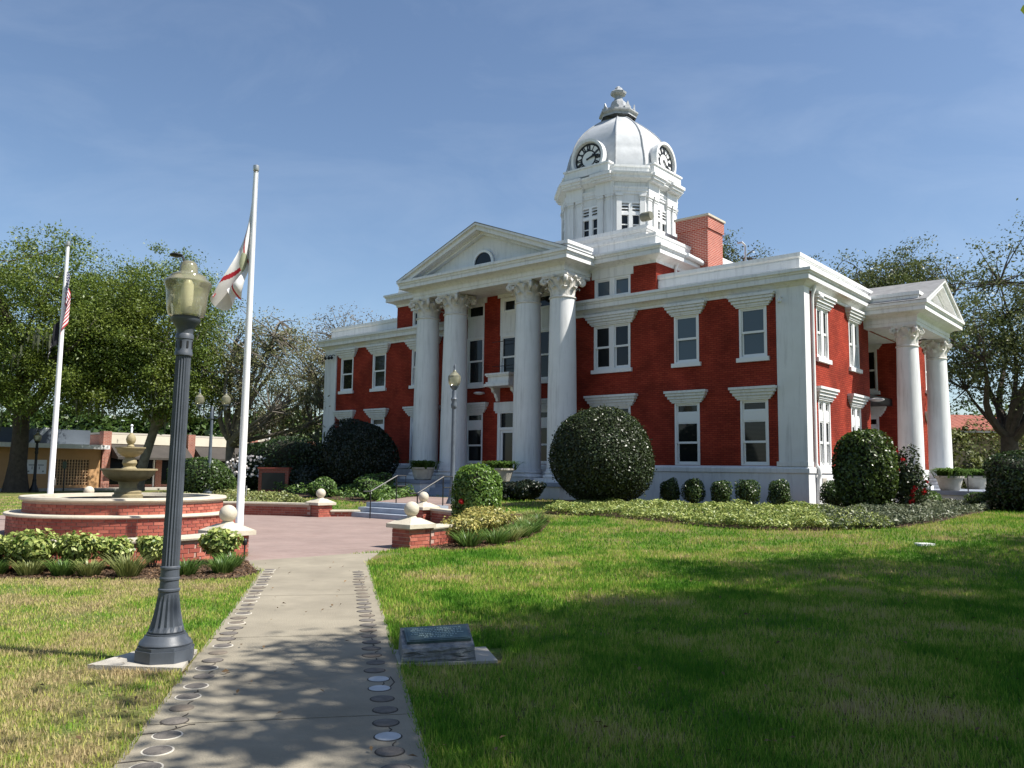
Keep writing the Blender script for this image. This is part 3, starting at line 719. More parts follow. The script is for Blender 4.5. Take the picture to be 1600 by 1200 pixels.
# clock dormers
NUM = ['XII','I','II','III','IV','V','VI','VII','VIII','IX','X','XI']
def clock(rz, hour, minute):
    # everything faces -y at distance TA
    y = -TA-.14; zc = 17.50
    circ = lambda r_, n=40: [(r_*math.cos(2*math.pi*i/n), zc+r_*math.sin(2*math.pi*i/n)) for i in range(n)]
    mb = MB().extrude(circ(.90), y-.05, -1.2); mb2 = MB()
    q = circ(1.0); p2 = circ(.86)
    for i in range(-4, 24): mb2.extrude([p2[i % 40], q[i % 40], q[(i+1) % 40], p2[(i+1) % 40]], y-.22, y+.1)
    r = CP('clock_housing', mb, dome_metal, rz); mb2.build('hood_moulding', white, r)
    MB().box(-1.35, 1.35, -TA-.42, -TA+.1, 16.55, 16.93).box(-1.42, 1.42, -TA-.48, -TA+.1, 16.932, 17.02).build('clock_base', white, r)
    f = MB().extrude(circ(.80), y-.058, y-.04); f = CP('clock', f, frame_white, rz)
    yb = y-.066
    def ring(r0, r1):
        m_ = MB(); a, b = circ(r0), circ(r1)
        for i in range(40): m_.extrude([a[i], b[i], b[(i+1) % 40], a[(i+1) % 40]], yb, y-.058)
        return m_
    mm = ring(.71, .81); mm.build('outer_ring', black_paint, f); ring(.39, .46).build('inner_ring', black_paint, f)
    for h in range(12):
        m_ = MB(); s = NUM[h]; wd = {'I': .07, 'V': .14, 'X': .14}; tot = sum(wd[ch] for ch in s); sc_ = min(1.0, .34/tot); x = -tot/2
        def stroke(x0, r0, x1, r1, t=.03):
            m_.add([((x0-t/2)*sc_, yb, r0), ((x0+t/2)*sc_, yb, r0), ((x1+t/2)*sc_, yb, r1), ((x1-t/2)*sc_, yb, r1)], [(0,1,2,3)])
        for ch in s:
            wch = wd[ch]
            if ch == 'I': stroke(x+wch/2, .50, x+wch/2, .83, .062)
            elif ch == 'V': stroke(x+wch/2, .50, x+.025, .83, .075); stroke(x+wch/2, .50, x+wch-.025, .83, .05)
            else: stroke(x+.02, .50, x+wch-.02, .83, .05); stroke(x+wch-.02, .50, x+.02, .83, .075)
            x += wch
        a = h*math.pi/6
        m_.v = [(vx*.9, yy, vr*.885) for vx, yy, vr in m_.v]
        m_.v = [(vx*math.cos(a)+vr*math.sin(a), yy-.0005*h, zc-vx*math.sin(a)+vr*math.cos(a)) for vx, yy, vr in m_.v]
        m_.build('numeral', black_paint, f)
    for nm, a, L, w in (('hour_hand', (hour+minute/60)*math.pi/6, .46, .085), ('minute_hand', minute*math.pi/30, .68, .06)):
        shape = [(-w/2,-.12),(w/2,-.12),(w*.4,L*.55),(w*1.1,L*.68),(0,L),(-w*1.1,L*.68),(-w*.4,L*.55)]
        poly = [(x*math.cos(a)+z*math.sin(a), zc-x*math.sin(a)+z*math.cos(a)) for x, z in shape]
        MB().extrude(poly, yb-.03-(.02 if nm[0] == 'm' else 0), yb-.02-(.02 if nm[0] == 'm' else 0)).build(nm, black_paint, f)
clock(0, 2, 13.5); clock(math.pi/2, 4, 22); clock(math.pi, 2, 13); clock(-math.pi/2, 2, 13)
# --- chimney, floodlight, gutter pipe, cameras, lamps
mb = MB().box(-6.35, -4.95, 2.8, 4.15, 8.4, 11.72)
ch = part('chimney', mb, chim_brick)
MB().box(-6.40, -4.90, 2.75, 4.20, 11.60, 12.10).build('corbel', chim_brick, ch)
MB().box(-6.45, -4.85, 2.70, 4.25, 12.102, 12.19).build('chimney_cap', cast_stone, ch)
fl = part('floodlight', MB().lathe([(.001,0),(.17,0),(.19,.04),(.19,.42),(.17,.46),(.001,.46)], 16), mat('olive_enamel', (.16,.155,.11), .4), True)
fl.location = (-7.05, 1.12, 12.02); fl.rotation_euler = (0, math.pi/2, 0)
MB().tube([(0,0,.2),(.34,0,.2)], .02, 6).build('stalk', metal_grey, fl)
dsp = [(.16,.62,8.10),(.16,.62,7.95),(.09,.62,7.80),(.07,.62,7.6),(.07,.62,1.95),(.10,.62,1.85),(.19,.62,1.75),(.19,.62,1.55),(.13,.62,1.40),(.13,.62,.4)]
part('downspout', MB().tube(dsp, .065, 10), white, True)
for x, y, z in ((-.72,-.06,7.55), (.06,.95,7.75), (-WID+.25,-.06,7.55), (-WID+.55,-.06,7.55), (-WID+.8,-.06,7.55)):
    sx = 1 if x > 0 else 0
    mb = MB().tube([(x,y,z+.1),(x+.10*sx,y-.14*(1-sx),z+.12),(x+.22*sx,y-.22*(1-sx),z+.02)], .02, 6)
    mb.sphere((x+.22*sx, y-.22*(1-sx), z-.05), .085, 12, 8)
    part('security_camera', mb, white if x > -20 else black_paint, True)
part('wall_lamp', MB().sphere((-14.75,-.28,5.02), .24, 16, 8, .07).box(-14.85,-14.65,-.2,0,5.0,5.08), white, True)
part('wall_lamp', MB().sphere((.32,6.72,4.55), .26, 16, 8, .07).box(0,.25,6.62,6.82,4.55,4.62), white, True)
part('vent_grille', MB().box(.075,.10,1.15,1.5,1.0,1.45), concrete_pad)
part('antenna', MB().tube([(-3.2,6,8.5),(-3.2,6,10.3)], .02, 5), metal_grey)
part('vent_pipe', MB().tube([(-4.0,4.3,8.5),(-4.0,4.3,11.0),(-4.1,4.2,11.15),(-4.3,4.2,11.15)], .04, 6), metal_grey)
# ------------------------------------------------------------------ ground, paving
def lawn_ground_mat():
    m = bpy.data.materials.new('lawn_soil'); m.use_nodes = True; nt = m.node_tree; p = nt.nodes['Principled BSDF']
    p.inputs['Roughness'].default_value = 0.95; p.inputs['Specular IOR Level'].default_value = 0.1
    tc = nt.nodes.new('ShaderNodeTexCoord')
    n1 = nt.nodes.new('ShaderNodeTexNoise'); n1.inputs['Scale'].default_value = .55; n1.inputs['Detail'].default_value = 8; n1.inputs['Roughness'].default_value = .72
    n2 = nt.nodes.new('ShaderNodeTexNoise'); n2.inputs['Scale'].default_value = 24; n2.inputs['Detail'].default_value = 6
    for n in (n1, n2): nt.links.new(tc.outputs['Object'], n.inputs['Vector'])
    r1 = nt.nodes.new('ShaderNodeValToRGB'); e = r1.color_ramp.elements
    e[0].position = .40; e[0].color = (0.085, 0.15, 0.026, 1); e[1].position = .66; e[1].color = (0.20, 0.145, 0.075, 1)
    nt.links.new(n1.outputs['Fac'], r1.inputs['Fac'])
    mr = nt.nodes.new('ShaderNodeMapRange'); mr.inputs[1].default_value = .3; mr.inputs[2].default_value = .7; mr.inputs[3].default_value = .55; mr.inputs[4].default_value = 1.3
    nt.links.new(n2.outputs['Fac'], mr.inputs[0])
    sc_ = nt.nodes.new('ShaderNodeVectorMath'); sc_.operation = 'SCALE'; nt.links.new(r1.outputs['Color'], sc_.inputs[0]); nt.links.new(mr.outputs[0], sc_.inputs['Scale'])
    nt.links.new(sc_.outputs[0], p.inputs['Base Color'])
    bp = nt.nodes.new('ShaderNodeBump'); bp.inputs['Strength'].default_value = .8; bp.inputs['Distance'].default_value = .03
    nt.links.new(n2.outputs['Fac'], bp.inputs['Height']); nt.links.new(bp.outputs['Normal'], p.inputs['Normal'])
    return m
xs = np.concatenate([[-900,-400,-200,-120,-80], np.arange(-55, 45, .6), [60,80,120,200,400,900]])
ys = np.concatenate([[-900,-300,-100,-40,-20], np.arange(-10, 60, .6), [70,90,130,200,400,900]])
gx, gy = np.meshgrid(xs, ys); gz = hz(gx, gy)-0.03*(np.hypot(gx-PLAZA[0], gy-PLAZA[1]) < 7.9)
V = np.stack([gx, gy, gz], -1).reshape(-1, 3); nx, ny = len(xs), len(ys)
ii, jj = np.meshgrid(np.arange(nx-1), np.arange(ny-1)); a = (jj*nx+ii).ravel()
me = raw_mesh('lawn', V, np.stack([a, a+1, a+1+nx, a+nx], -1), lawn_ground_mat()); me.polygons.foreach_set('use_smooth', [True]*len(me.polygons))
tag(link('lawn', me), kind='structure')

# walkway: separate slabs, round memorial discs let into both edges
WL = lambda y: -2.08-.209*(y-4.54)
WR = lambda y: -.41-.2097*(y-4.6)
walk = tag(MB().add([(WL(-5)+.02,-5,.004),(WR(-5)-.02,-5,.004),(WR(13.1)-.02,13.1,.004),(WL(12.8)+.02,12.8,.004)], [(0,1,2,3)]).build('walkway', gap_dark), kind='structure')
sy = [-4.6, -2.1, .45, 2.98, 5.52, 8.09, 10.58, 13.1]
for i in range(len(sy)-1):
    y0, y1 = sy[i]+.008, sy[i+1]-.008; e = .31
    c = [(WL(y0-e), y0-e), (WR(y0), y0), (WR(y1), y1), (WL(y1-e), y1-e)]
    jz = [.018, .018, .018, .018]
    MB().add([(x, y, -.10) for x, y in c]+[(x, y, jz[k]) for k, (x, y) in enumerate(c)], [(4,5,6,7),(0,1,5,4),(1,2,6,5),(2,3,7,6),(3,0,4,7)]).build('slab', concrete, walk)
ap = [(WL(12.79), 12.79), (WR(13.1), 13.1), (WR(14.28), 14.28)]
for t in np.linspace(-33, -57, 9): ap.append((PLAZA[0]+8.13*math.cos(math.radians(t)), PLAZA[1]+8.13*math.sin(math.radians(t))))
MB().extrude(ap, -.10, .016, 'z').build('slab', concrete, walk)
disc_me = {}
for k, mm in (('d', disc_dark), ('b', disc_brown), ('p', disc_pale)):
    disc_me[k] = MB().lathe([(.077, -.02), (.077, .004), (.072, .006), (.03, .0065), (.001, .0065)], 24).mesh('disc', mm, True)
rim_me = {'l': MB().lathe([(.078,-.02),(.078,.003),(.088,.002),(.091,-.01)], 24).mesh('rim', rim_pale), 'd': MB().lathe([(.078,-.02),(.078,.002),(.086,.0015),(.087,-.01)], 24).mesh('rim', gap_dark)}
crack_me = [MB().tube([(0,.095,.0),(.006*s,.13,.001),(-.004*s,.17,.0)], .0045, 4).mesh('crack', gap_dark) for s in (1, -1, 2)]
for side in (0, 1):
    y = 2.9; i = 0
    while y < 12.9:
        x = (WL(y)+.17-.004*(y-4)) if side == 0 else (WR(y)-.20)
        x += rnd.uniform(-.012, .012)
        pale = side == 1 and i in (8, 12, 13)
        k = 'p' if pale else rnd.choice('ddb')
        o = link('disc', disc_me[k], walk, (x, y, .018), rnd.uniform(0, 6))
        if pale or rnd.random() < .75: link('rim', rim_me['d' if (pale or side or rnd.random() < .3) else 'l'], o)
        if rnd.random() < .7:
            c = link('crack', crack_me[i % 3], o); c.rotation_euler = (0, 0, -o.rotation_euler[2]+rnd.uniform(-.15, .15))
        y += .268+rnd.uniform(-.012, .012); i += 1
# cracks running from the discs to the slab edges
for pts in ([(WL(5.0)+.0,5.02),(WL(5.0)+.10,5.06),(WL(5.0)+.16,5.12),(WL(5.1)+.24,5.22),(WL(5.2)+.30,5.23)], [(WL(4.55),4.55),(WL(4.55)+.12,4.60),(WL(4.6)+.2,4.58)], [(WL(7.75),7.75),(WL(7.75)+.14,7.79),(WL(7.8)+.25,7.76)], [(WR(6.2)-.12,6.1),(WR(6.2)-.10,6.3),(WR(6.3)-.13,6.45)], [(WL(3.7)+.05,3.7),(WL(3.7)+.14,3.62),(WL(3.6)+.2,3.66)]):
    MB().tube([(x, y, .0185) for x, y in pts], .005, 4).build('crack', gap_dark, walk)
# plaza
n = 96; mb = MB().lathe([(.001, .006), (8.1, .006), (8.12, -.1)], n, *PLAZA)
tag(mb.build('plaza', paver_mat), kind='structure')
mb = MB()
pr = [(8.13, -.1), (8.13, .014), (8.75, .012), (8.75, -.1)]
for a0, a1 in ((-33, -29), ):
    for t in np.linspace(a0, a1, 6): pass
# courtyard landing and steps up to the courthouse
tag(MB().extrude([W(*p)[:2] for p in ((-11.3,-8.98),(-7.9,-8.98),(-11.3,-3.6),(-15.2,-3.6))], -.1, .468, 'z').build('landing_path', paver_mat), kind='structure')
st = thing('garden_steps', 'three blue grey steps climbing from the brick plaza towards the courthouse', 'steps', W(-9.6,-9.0,0), TH)
for i in range(3):
    MB().box(-1.75, 1.75, -1.05+.34*i, -.002+.0*i if i == 2 else -1.05+.34*(i+1)-.002, -.05, .155*(i+1)).build('step', step_grey, st)
for sx, lab in ((-.55, 'black iron handrail at the middle of the blue grey steps'), (1.62, 'black iron handrail at the courthouse side of the blue grey steps')):
    hr = thing('handrail', lab, 'handrail', W(-9.6+sx, -9.0, 0), TH, 'handrails of the garden steps')
    MB().tube([(0,-1.5,.86),(0,-1.2,.86),(0,-.1,1.36),(0,.28,1.36),(0,.28,1.02),(0,-.1,1.02)], .024, 6).build('rail', black_paint, hr)
    for y, z, t in ((-1.2, .0, .86), (-.12, .46, 1.36)): MB().tube([(0,y,z),(0,y,t)], .02, 6).build('post', black_paint, hr)

# ------------------------------------------------------------------ bricks, piers, low walls
BRK = [MB().box(-.1, .1, -.046, .046, 0, .063).mesh('brick', mm) for mm in (brick_a, brick_b, brick_c, brick_a)]
HALF = [MB().box(-.046, .046, -.046, .046, 0, .063).mesh('brick', mm) for mm in (brick_a, brick_b, brick_c)]
def brick(parent, x, y, z, rz, half=False):
    me = rnd.choice(HALF if half else BRK)
    return link('brick', me, parent, (x, y, z), rz)
ball_me = MB().sphere((0,0,0), .155, 24, 16).mesh('ball', cast_stone, True)
def pier(x, y, label, base=0.0, hgt=.38):
    p = thing('brick_pier', label, 'pier', (x, y, base), TH, 'ball topped brick piers round the plaza')
    MB().box(-.265, .265, -.265, .265, -.1, hgt).build('core', mortar_mat, p)
    nc = int(hgt/.075)
    for c in range(nc):
        z = c*.075+.006
        for s in range(4):
            rz = s*math.pi/2; ca, sa = math.cos(rz), math.sin(rz)
            xs_ = (-.165, .04, .2035) if c % 2 == 0 else (-.2035, -.04, .165)
            for k, xx in enumerate(xs_):
                hf = (k == 2) if c % 2 == 0 else (k == 0)
                if hf: xx = .192 if c % 2 == 0 else -.192
                yy = -.228
                brick(p, xx*ca-yy*sa, xx*sa+yy*ca, z, rz, hf)
    mb = MB().box(-.36, .36, -.36, .36, hgt+.004, hgt+.085); mb.frustum(0, 0, hgt+.085, hgt+.20, .35, .35, .13, .13); mb.lathe([(.12, hgt+.2), (.10, hgt+.225), (.085, hgt+.24)], 16)
    mb.build('cap', cast_stone, p)
    link('ball', ball_me, p, (0, 0, hgt+.375))
    return p
pier(-5.05, 14.85, 'ball topped brick pier at the end of the shrub lined wall, by the tall lamp')
pier(-2.02, 16.95, 'ball topped brick pier where the concrete walk meets the plaza', hgt=.40)
pier(-2.62, 24.95, 'small looking ball topped brick pier beside the blue grey steps and handrail')
pier(-6.20, 27.05, 'ball topped brick pier at the end of the wall below the brick sign')
pier(-13.4, 26.3, 'ball topped brick pier hidden behind the fountain, only its ball showing')
def arc_wall(name, label, pts, h=.36, t=.24):
    """low brick wall along a plan curve, stone cap on top"""
    pts = [np.array(p, float) for p in pts]
    d = np.cumsum([0]+[np.linalg.norm(pts[i+1]-pts[i]) for i in range(len(pts)-1)]); L = d[-1]
    P = np.array(pts); at_ = lambda s: np.array([np.interp(s, d, P[:,0]), np.interp(s, d, P[:,1])])
    mid = at_(L/2); w = thing(name, label, 'wall', (mid[0], mid[1], 0))
    loc = [(p[0]-mid[0], p[1]-mid[1]) for p in pts]
    MB().sweep(loc, [(-t/2+.012,-.1),(t/2-.012,-.1),(t/2-.012,h),(-t/2+.012,h),(-t/2+.012,-.1)]).build('core', mortar_mat, w)
    MB().sweep(loc, [(-t/2-.05,h+.003),(t/2+.05,h+.003),(t/2+.06,h+.03),(t/2+.05,h+.07),(-t/2-.05,h+.07),(-t/2-.06,h+.03),(-t/2-.05,h+.003)]).build('cap', cast_stone, w)
    nb = int(L/.212)
    for c in range(int(h/.075)):
        for i in range(nb):
            s = (i+.5+(.5 if c % 2 else 0))*L/nb
            if s > L-.05: continue
            p = at_(s); q = at_(min(L, s+.05))-at_(max(0, s-.05)); a = math.atan2(q[1], q[0]); nrm = np.array([math.sin(a), -math.cos(a)])
            for sd in (1, -1):
                pp = p+nrm*sd*(t/2-.048)-mid; brick(w, pp[0], pp[1], c*.075+.006, a)
    return w
arc = lambda r, a0, a1, n=14, c=PLAZA: [(c[0]+r*math.cos(math.radians(t)), c[1]+r*math.sin(math.radians(t))) for t in np.linspace(a0, a1, n)]
NEARW = [(-10.4,12.75),(-9.5,12.66),(-8.6,12.62),(-7.7,12.66),(-6.9,12.82),(-6.2,13.15),(-5.7,13.6),(-5.35,14.1),(-5.17,14.55)]
arc_wall('low_brick_wall', 'low curved brick wall behind the variegated shrubs, in front of the fountain', NEARW)
def arc3(a, b, c, n=14):
    a, b, c = map(np.array, (a, b, c)); return [tuple((1-t)*(1-2*t)*a+4*t*(1-t)*b+t*(2*t-1)*c) for t in np.linspace(0, 1, n)]
arc_wall('low_brick_wall', 'low curved brick wall running behind the yellow shrubs between two piers', arc3((-1.72,17.15), (-.78,20.9), (-2.3,24.85)))
arc_wall('low_brick_wall', 'low brick wall with pale cap below the brick sign', arc(7.0, 66, 112))
arc_wall('low_brick_wall', 'low brick edging beside the blue grey steps', [(-5.9,27.15), (-5.35,27.3), (-4.95,27.35)], h=.15)

# ------------------------------------------------------------------ fountain
FC = (-9.25, 20.0)
ft = thing('fountain', 'three tier stone fountain in a round two step brick basin', 'fountain', (*FC, 0))
MB().lathe([(2.475,-.1),(2.475,.44),(2.2,.44)], 72).build('lower_core', mortar_mat, ft)
MB().lathe([(2.175,.40),(2.175,.79),(1.9,.79),(1.9,.2),(.001,.2)], 72).build('upper_core', mortar_mat, ft)
MB().lathe([(2.10,.444),(2.53,.444),(2.55,.47),(2.54,.50),(2.52,.51),(2.10,.512)], 72).build('step_cap', cast_stone, ft, True)
MB().lathe([(1.86,.785),(2.25,.785),(2.27,.82),(2.25,.865),(1.88,.868),(1.86,.785)], 72).build('rim_cap', cast_stone, ft, True)
water = mat('fountain_water', (.05,.075,.08), .08, spec=.6, bump=.25, bscale=12)
MB().lathe([(.001,.73),(1.895,.73)], 48).build('water', water, ft)
rest = MB()
todo = []
for R_, z0, nc in ((2.462,0,5), (2.162,.505,3)):
    nb = int(2*math.pi*R_/.212)
    for c in range(nc+ (1 if z0 == 0 else 0)):
        for i in range(nb):
            a = 2*math.pi*(i+.5*(c % 2))/nb; facing = math.sin(a)-.0
            todo.append((facing*1.0-(0 if z0 == 0 else .02), R_, z0+c*.0745+.004, a))
todo.sort()
for k, (_, R_, z, a) in enumerate(todo):
    x, y = (R_-.046+.025)*math.cos(a), (R_-.046+.025)*math.sin(a)
    if k < 300: brick(ft, x, y, z, a+math.pi/2)
    else:
        ca, sa = math.cos(a), math.sin(a); pts = []
        for zz in (z, z+.063):
            for u, w in ((-.1,-.046),(.1,-.046),(.1,.046),(-.1,.046)): pts.append((x-u*sa+w*ca, y+u*ca+w*sa, zz))
        rest.add(pts, [(0,3,2,1),(4,5,6,7),(0,1,5,4),(1,2,6,5),(2,3,7,6),(3,0,4,7)])
tag(rest.build('far_bricks', brick_a, ft), kind='stuff')
MB().lathe([(.30,.2),(.30,.78),(.34,.80),(.34,.88),(.30,.90),(.31,.96),(.25,1.0),(.20,1.04),(.20,1.12),(.24,1.2)], 28).build('pedestal', fountain_stone, ft, True)
MB().lathe([(.24,1.2),(.33,1.22),(.46,1.27),(.56,1.36),(.60,1.46),(.64,1.47),(.64,1.51),(.58,1.51),(.50,1.44),(.001,1.40)], 40).build('bowl', fountain_stone, ft, True)
MB().lathe([(.17,1.40),(.19,1.50),(.13,1.56),(.17,1.64),(.15,1.72),(.10,1.78)], 24).build('stem', fountain_stone, ft, True)
MB().lathe([(.10,1.78),(.18,1.81),(.28,1.89),(.32,1.99),(.345,2.0),(.345,2.03),(.30,2.03),(.001,1.97)], 36).build('bowl', fountain_stone, ft, True)
MB().lathe([(.07,1.97),(.09,2.05),(.06,2.09),(.10,2.15),(.115,2.22),(.09,2.30),(.04,2.35),(.02,2.38)], 20).build('finial', fountain_stone, ft, True)
MB().tube([(0,0,2.36),(.004,0,2.46),(-.004,.004,2.54)], [.022,.03,.014], 8).sphere((.0,0,2.55), .034, 10, 6).build('water_jet', mat('white_water', (.8,.84,.9), .3), ft, True)

# ------------------------------------------------------------------ lamps
def glass_globe():
    m = bpy.data.materials.new('amber_globe'); m.use_nodes = True; nt = m.node_tree
    for n_ in list(nt.nodes): nt.nodes.remove(n_)
    out = nt.nodes.new('ShaderNodeOutputMaterial'); d = nt.nodes.new('ShaderNodeBsdfDiffuse'); t = nt.nodes.new('ShaderNodeBsdfTranslucent'); tr = nt.nodes.new('ShaderNodeBsdfTransparent'); g = nt.nodes.new('ShaderNodeBsdfGlossy')
    cc = (.74, .71, .52, 1); d.inputs[0].default_value = cc; t.inputs[0].default_value = cc; tr.inputs[0].default_value = (.93, .91, .76, 1); g.inputs['Roughness'].default_value = .08
    a = nt.nodes.new('ShaderNodeMixShader'); a.inputs[0].default_value = .5; nt.links.new(d.outputs[0], a.inputs[1]); nt.links.new(t.outputs[0], a.inputs[2])
    b = nt.nodes.new('ShaderNodeMixShader'); b.inputs[0].default_value = .58; nt.links.new(a.outputs[0], b.inputs[1]); nt.links.new(tr.outputs[0], b.inputs[2])
    f = nt.nodes.new('ShaderNodeFresnel'); f.inputs[0].default_value = 1.45
    c = nt.nodes.new('ShaderNodeMixShader'); nt.links.new(f.outputs[0], c.inputs[0]); nt.links.new(b.outputs[0], c.inputs[1]); nt.links.new(g.outputs[0], c.inputs[2])
    nt.links.new(c.outputs[0], out.inputs[0])
    return m
amber = glass_globe()
GLOBE = [(.115,0),(.140,.008),(.154,.045),(.161,.12),(.166,.19),(.177,.245),(.189,.270),(.190,.288),(.178,.302),(.150,.322),(.146,.330),(.140,.345),(.108,.362),(.080,.372),(.074,.385),(.070,.43),(.055,.462),(.028,.475),(.001,.478)]
globe_me = MB().lathe(GLOBE, 40).mesh('globe', amber, True)
globe2_me = MB().lathe([(.10,0),(.135,.03),(.16,.10),(.172,.18),(.176,.25),(.170,.29),(.172,.30),(.150,.325),(.140,.33),(.118,.37),(.075,.41),(.05,.43),(.045,.47),(.02,.50),(.001,.50)], 28).mesh('globe', amber, True)
bulb_me = MB().lathe([(.02,.0),(.045,.03),(.045,.10),(.05,.12),(.05,.26),(.03,.30),(.001,.305)], 16).mesh('bulb', mat('bulb_white', (.75,.74,.62), .3), True)
lp = thing('lamp_post', 'tall slate blue fluted lamp post beside the concrete walk, nearest the camera', 'lamp post', (-2.80, 6.88, 0))
padp = [(-.50,-.25),(.26,-.30),(.13,.36),(-.34,.30)]
MB().extrude(padp, -.1, .035, 'z').build('pad', concrete_pad, lp)
o8 = [(.235*math.cos(math.pi/8+i*math.pi/4+.3), .235*math.sin(math.pi/8+i*math.pi/4+.3)) for i in range(8)]
mb = MB().extrude(o8, .035, .125, 'z'); mb.extrude([(x*.94, y*.94) for x, y in o8], .126, .15, 'z')
mb.lathe([(.20,.15),(.205,.165),(.195,.185),(.175,.20),(.165,.225),(.15,.235),(.15,.245)], 32)
mb.build('base', lamp_grey, lp, True)
bell = [(.132,.245),(.138,.26),(.126,.30),(.112,.36),(.098,.43),(.088,.50),(.080,.555),(.079,.57)]
MB().lathe(bell, 32, flute=(.88,.262,.54)).build('bell', lamp_grey, lp)
MB().lathe([(.079,.57),(.086,.578),(.086,.592),(.075,.60),(.073,.66),(.080,.668),(.080,.685),(.074,.69),(.072,.75),(.078,.757),(.078,.772),(.070,.78)], 32).build('collar', lamp_grey, lp, True)
MB().lathe([(.070,.78),(.066,1.4),(.060,2.52)], 36, flute=(.87,.77,2.53)).build('shaft', lamp_grey, lp)
cl = MB().lathe([(.062,2.52),(.072,2.525),(.072,2.55),(.067,2.56),(.068,2.66),(.073,2.665),(.073,2.70),(.066,2.71),(.07,2.75),(.092,2.79),(.118,2.815),(.122,2.84),(.112,2.855),(.105,2.86)], 36).build('neck', lamp_grey, lp, True)
for i in range(8):
    a = i*math.pi/4; MB().box(-.008,.008,-.071,-.062,2.585,2.645).build('slot', black_paint, cl, rz=a)
g = link('globe', globe_me, lp, (0, 0, 2.858)); link('bulb', bulb_me, lp, (0, 0, 2.875))
g.scale = (1.02, 1.02, 1.02)
mb = MB().tube([(-.03,.0,3.31),(-.05,.0,3.36),(-.065,0,3.385)], .010, 6); mb.sphere((-.115,.0,3.392), .055, 12, 8, .018)
mb.build('bent_finial', black_paint, lp, True)
lp.rotation_euler = (0, 0.007, 0)
def park_lamp(x, y, label, arms, h=4.7, dark=False, z=None):
    mt = black_paint if dark else mat('grey_green_iron', (.10,.12,.145), .45, var=.15, scale=6)
    p = thing('lamp_post', label, 'lamp post', G(x, y) if z is None else (x, y, z))
    ht = h-.75
    MB().lathe([(.26,-.05),(.26,.10),(.22,.13),(.20,.22),(.13,.40),(.10,.62),(.115,.66),(.085,.72),(.075,1.6),(.06,ht)], 20).build('shaft', mt, p, True)
    MB().lathe([(.06,ht-.62),(.085,ht-.6),(.105,ht-.50),(.075,ht-.40),(.11,ht-.30),(.07,ht-.22),(.075,ht-.06),(.06,ht),(.08,ht+.03),(.14,ht+.11),(.15,ht+.14)] if arms == 1 else [(.06,ht-.5),(.1,ht-.46),(.1,ht-.18),(.07,ht-.12),(.05,ht+.1),(.02,ht+.16)], 16).build('neck', mt, p, True)
    if arms == 1: spots = [(0, ht+.14)]
    else:
        spots = [(-.62, ht+.20), (.62, ht+.20)]
        for s in (-1, 1):
            a = MB().tube([(s*.06,0,ht-.4),(s*.22,0,ht-.46),(s*.36,0,ht-.34),(s*.42,0,ht-.12),(s*.56,0,ht-.04),(s*.62,0,ht+.02)], .028, 6)
            a.tube([(s*.08,0,ht-.2),(s*.24,0,ht-.3),(s*.3,0,ht-.12)], .02, 5)
            a.build('arm', mt, p, True); MB().lathe([(.05,ht-.02),(.07,ht+.06),(.11,ht+.14),(.15,ht+.17),(.15,ht+.20)], 14, s*.62).build('globe_cup', mt, p, True)
    for sx, sz in spots:
        q = link('globe', globe2_me, p, (sx, 0, sz)); q.scale = (1.22, 1.22, 1.1)
        MB().lathe([(.05,sz+.53),(.03,sz+.58),(.045,sz+.64),(.01,sz+.74),(.001,sz+.76)], 10, sx).build('globe_finial', mt, p, True)
    return p
park_lamp(-1.92, 27.2, 'single globe lamp post standing before the courthouse portico', 1)
park_lamp(-14.0, 38.3, 'lamp post with two amber globes on curled arms, behind the fountain', 2)
park_lamp(-27.2, 47.2, 'thin dark single globe lamp post beside the thick oak trunk', 1, h=3.5, dark=True)

# ------------------------------------------------------------------ flagpoles and flags
def flagpole(x, y, h, label, r0=.078):
    p = thing('flagpole', label, 'flagpole', (x, y, 0), 0, 'white flagpoles by the fountain')
    MB().lathe([(r0*1.7,-.02),(r0*1.7,.03),(r0*1.1,.05),(r0,.06),(r0*.98,h*.3),(r0*.62,h-.16)], 20).build('pole', pole_white, p, True)
    MB().lathe([(r0*.7,h-.16),(.035,h-.13),(.06,h-.12),(.066,h-.10),(.066,h-.01),(.055,h),(.001,h)], 16).build('truck', metal_grey, p, True)
    MB().tube([(.07,-.03,1.1),(.06,-.03,h*.5),(.055,-.02,h-.16)], .006, 4).build('halyard', pole_white, p)
    MB().tube([(.03,0,1.05),(.11,0,1.0),(.11,0,1.2)], .012, 5).build('cleat', metal_grey, p)
    return p
flagpole(-5.58, 17.12, 8.06, 'white flagpole standing in front of the fountain, white flag at its top')
flagpole(-12.9, 23.2, 8.0, 'white flagpole behind the fountain flying the striped flag and a black flag')
def cloth(P, nu, nv):
    """P(u, v) -> point; returns vertices, quads and the uv of each quad"""
    us = np.linspace(0, 1, nu+1); vs = np.linspace(0, 1, nv+1)
    V = [P(u, v) for v in vs for u in us]; F = []; UV = []
    for j in range(nv):
        for i in range(nu): F.append((j*(nu+1)+i, j*(nu+1)+i+1, (j+1)*(nu+1)+i+1, (j+1)*(nu+1)+i)); UV.append(((i+.5)/nu, (j+.5)/nv))
    return V, F, UV
def cloth_mat(name, c):
    m = mat(name, c, .9, var=.06, scale=9); p = m.node_tree.nodes['Principled BSDF']; p.inputs['Subsurface Weight'].default_value = 0
    return m
fw, fr, fb, fk, fs = cloth_mat('white_cloth', (.72,.71,.70)), cloth_mat('red_cloth', (.42,.02,.035)), cloth_mat('blue_cloth', (.02,.03,.11)), cloth_mat('black_cloth', (.012,.013,.018)), cloth_mat('seal_cloth', (.40,.42,.28))
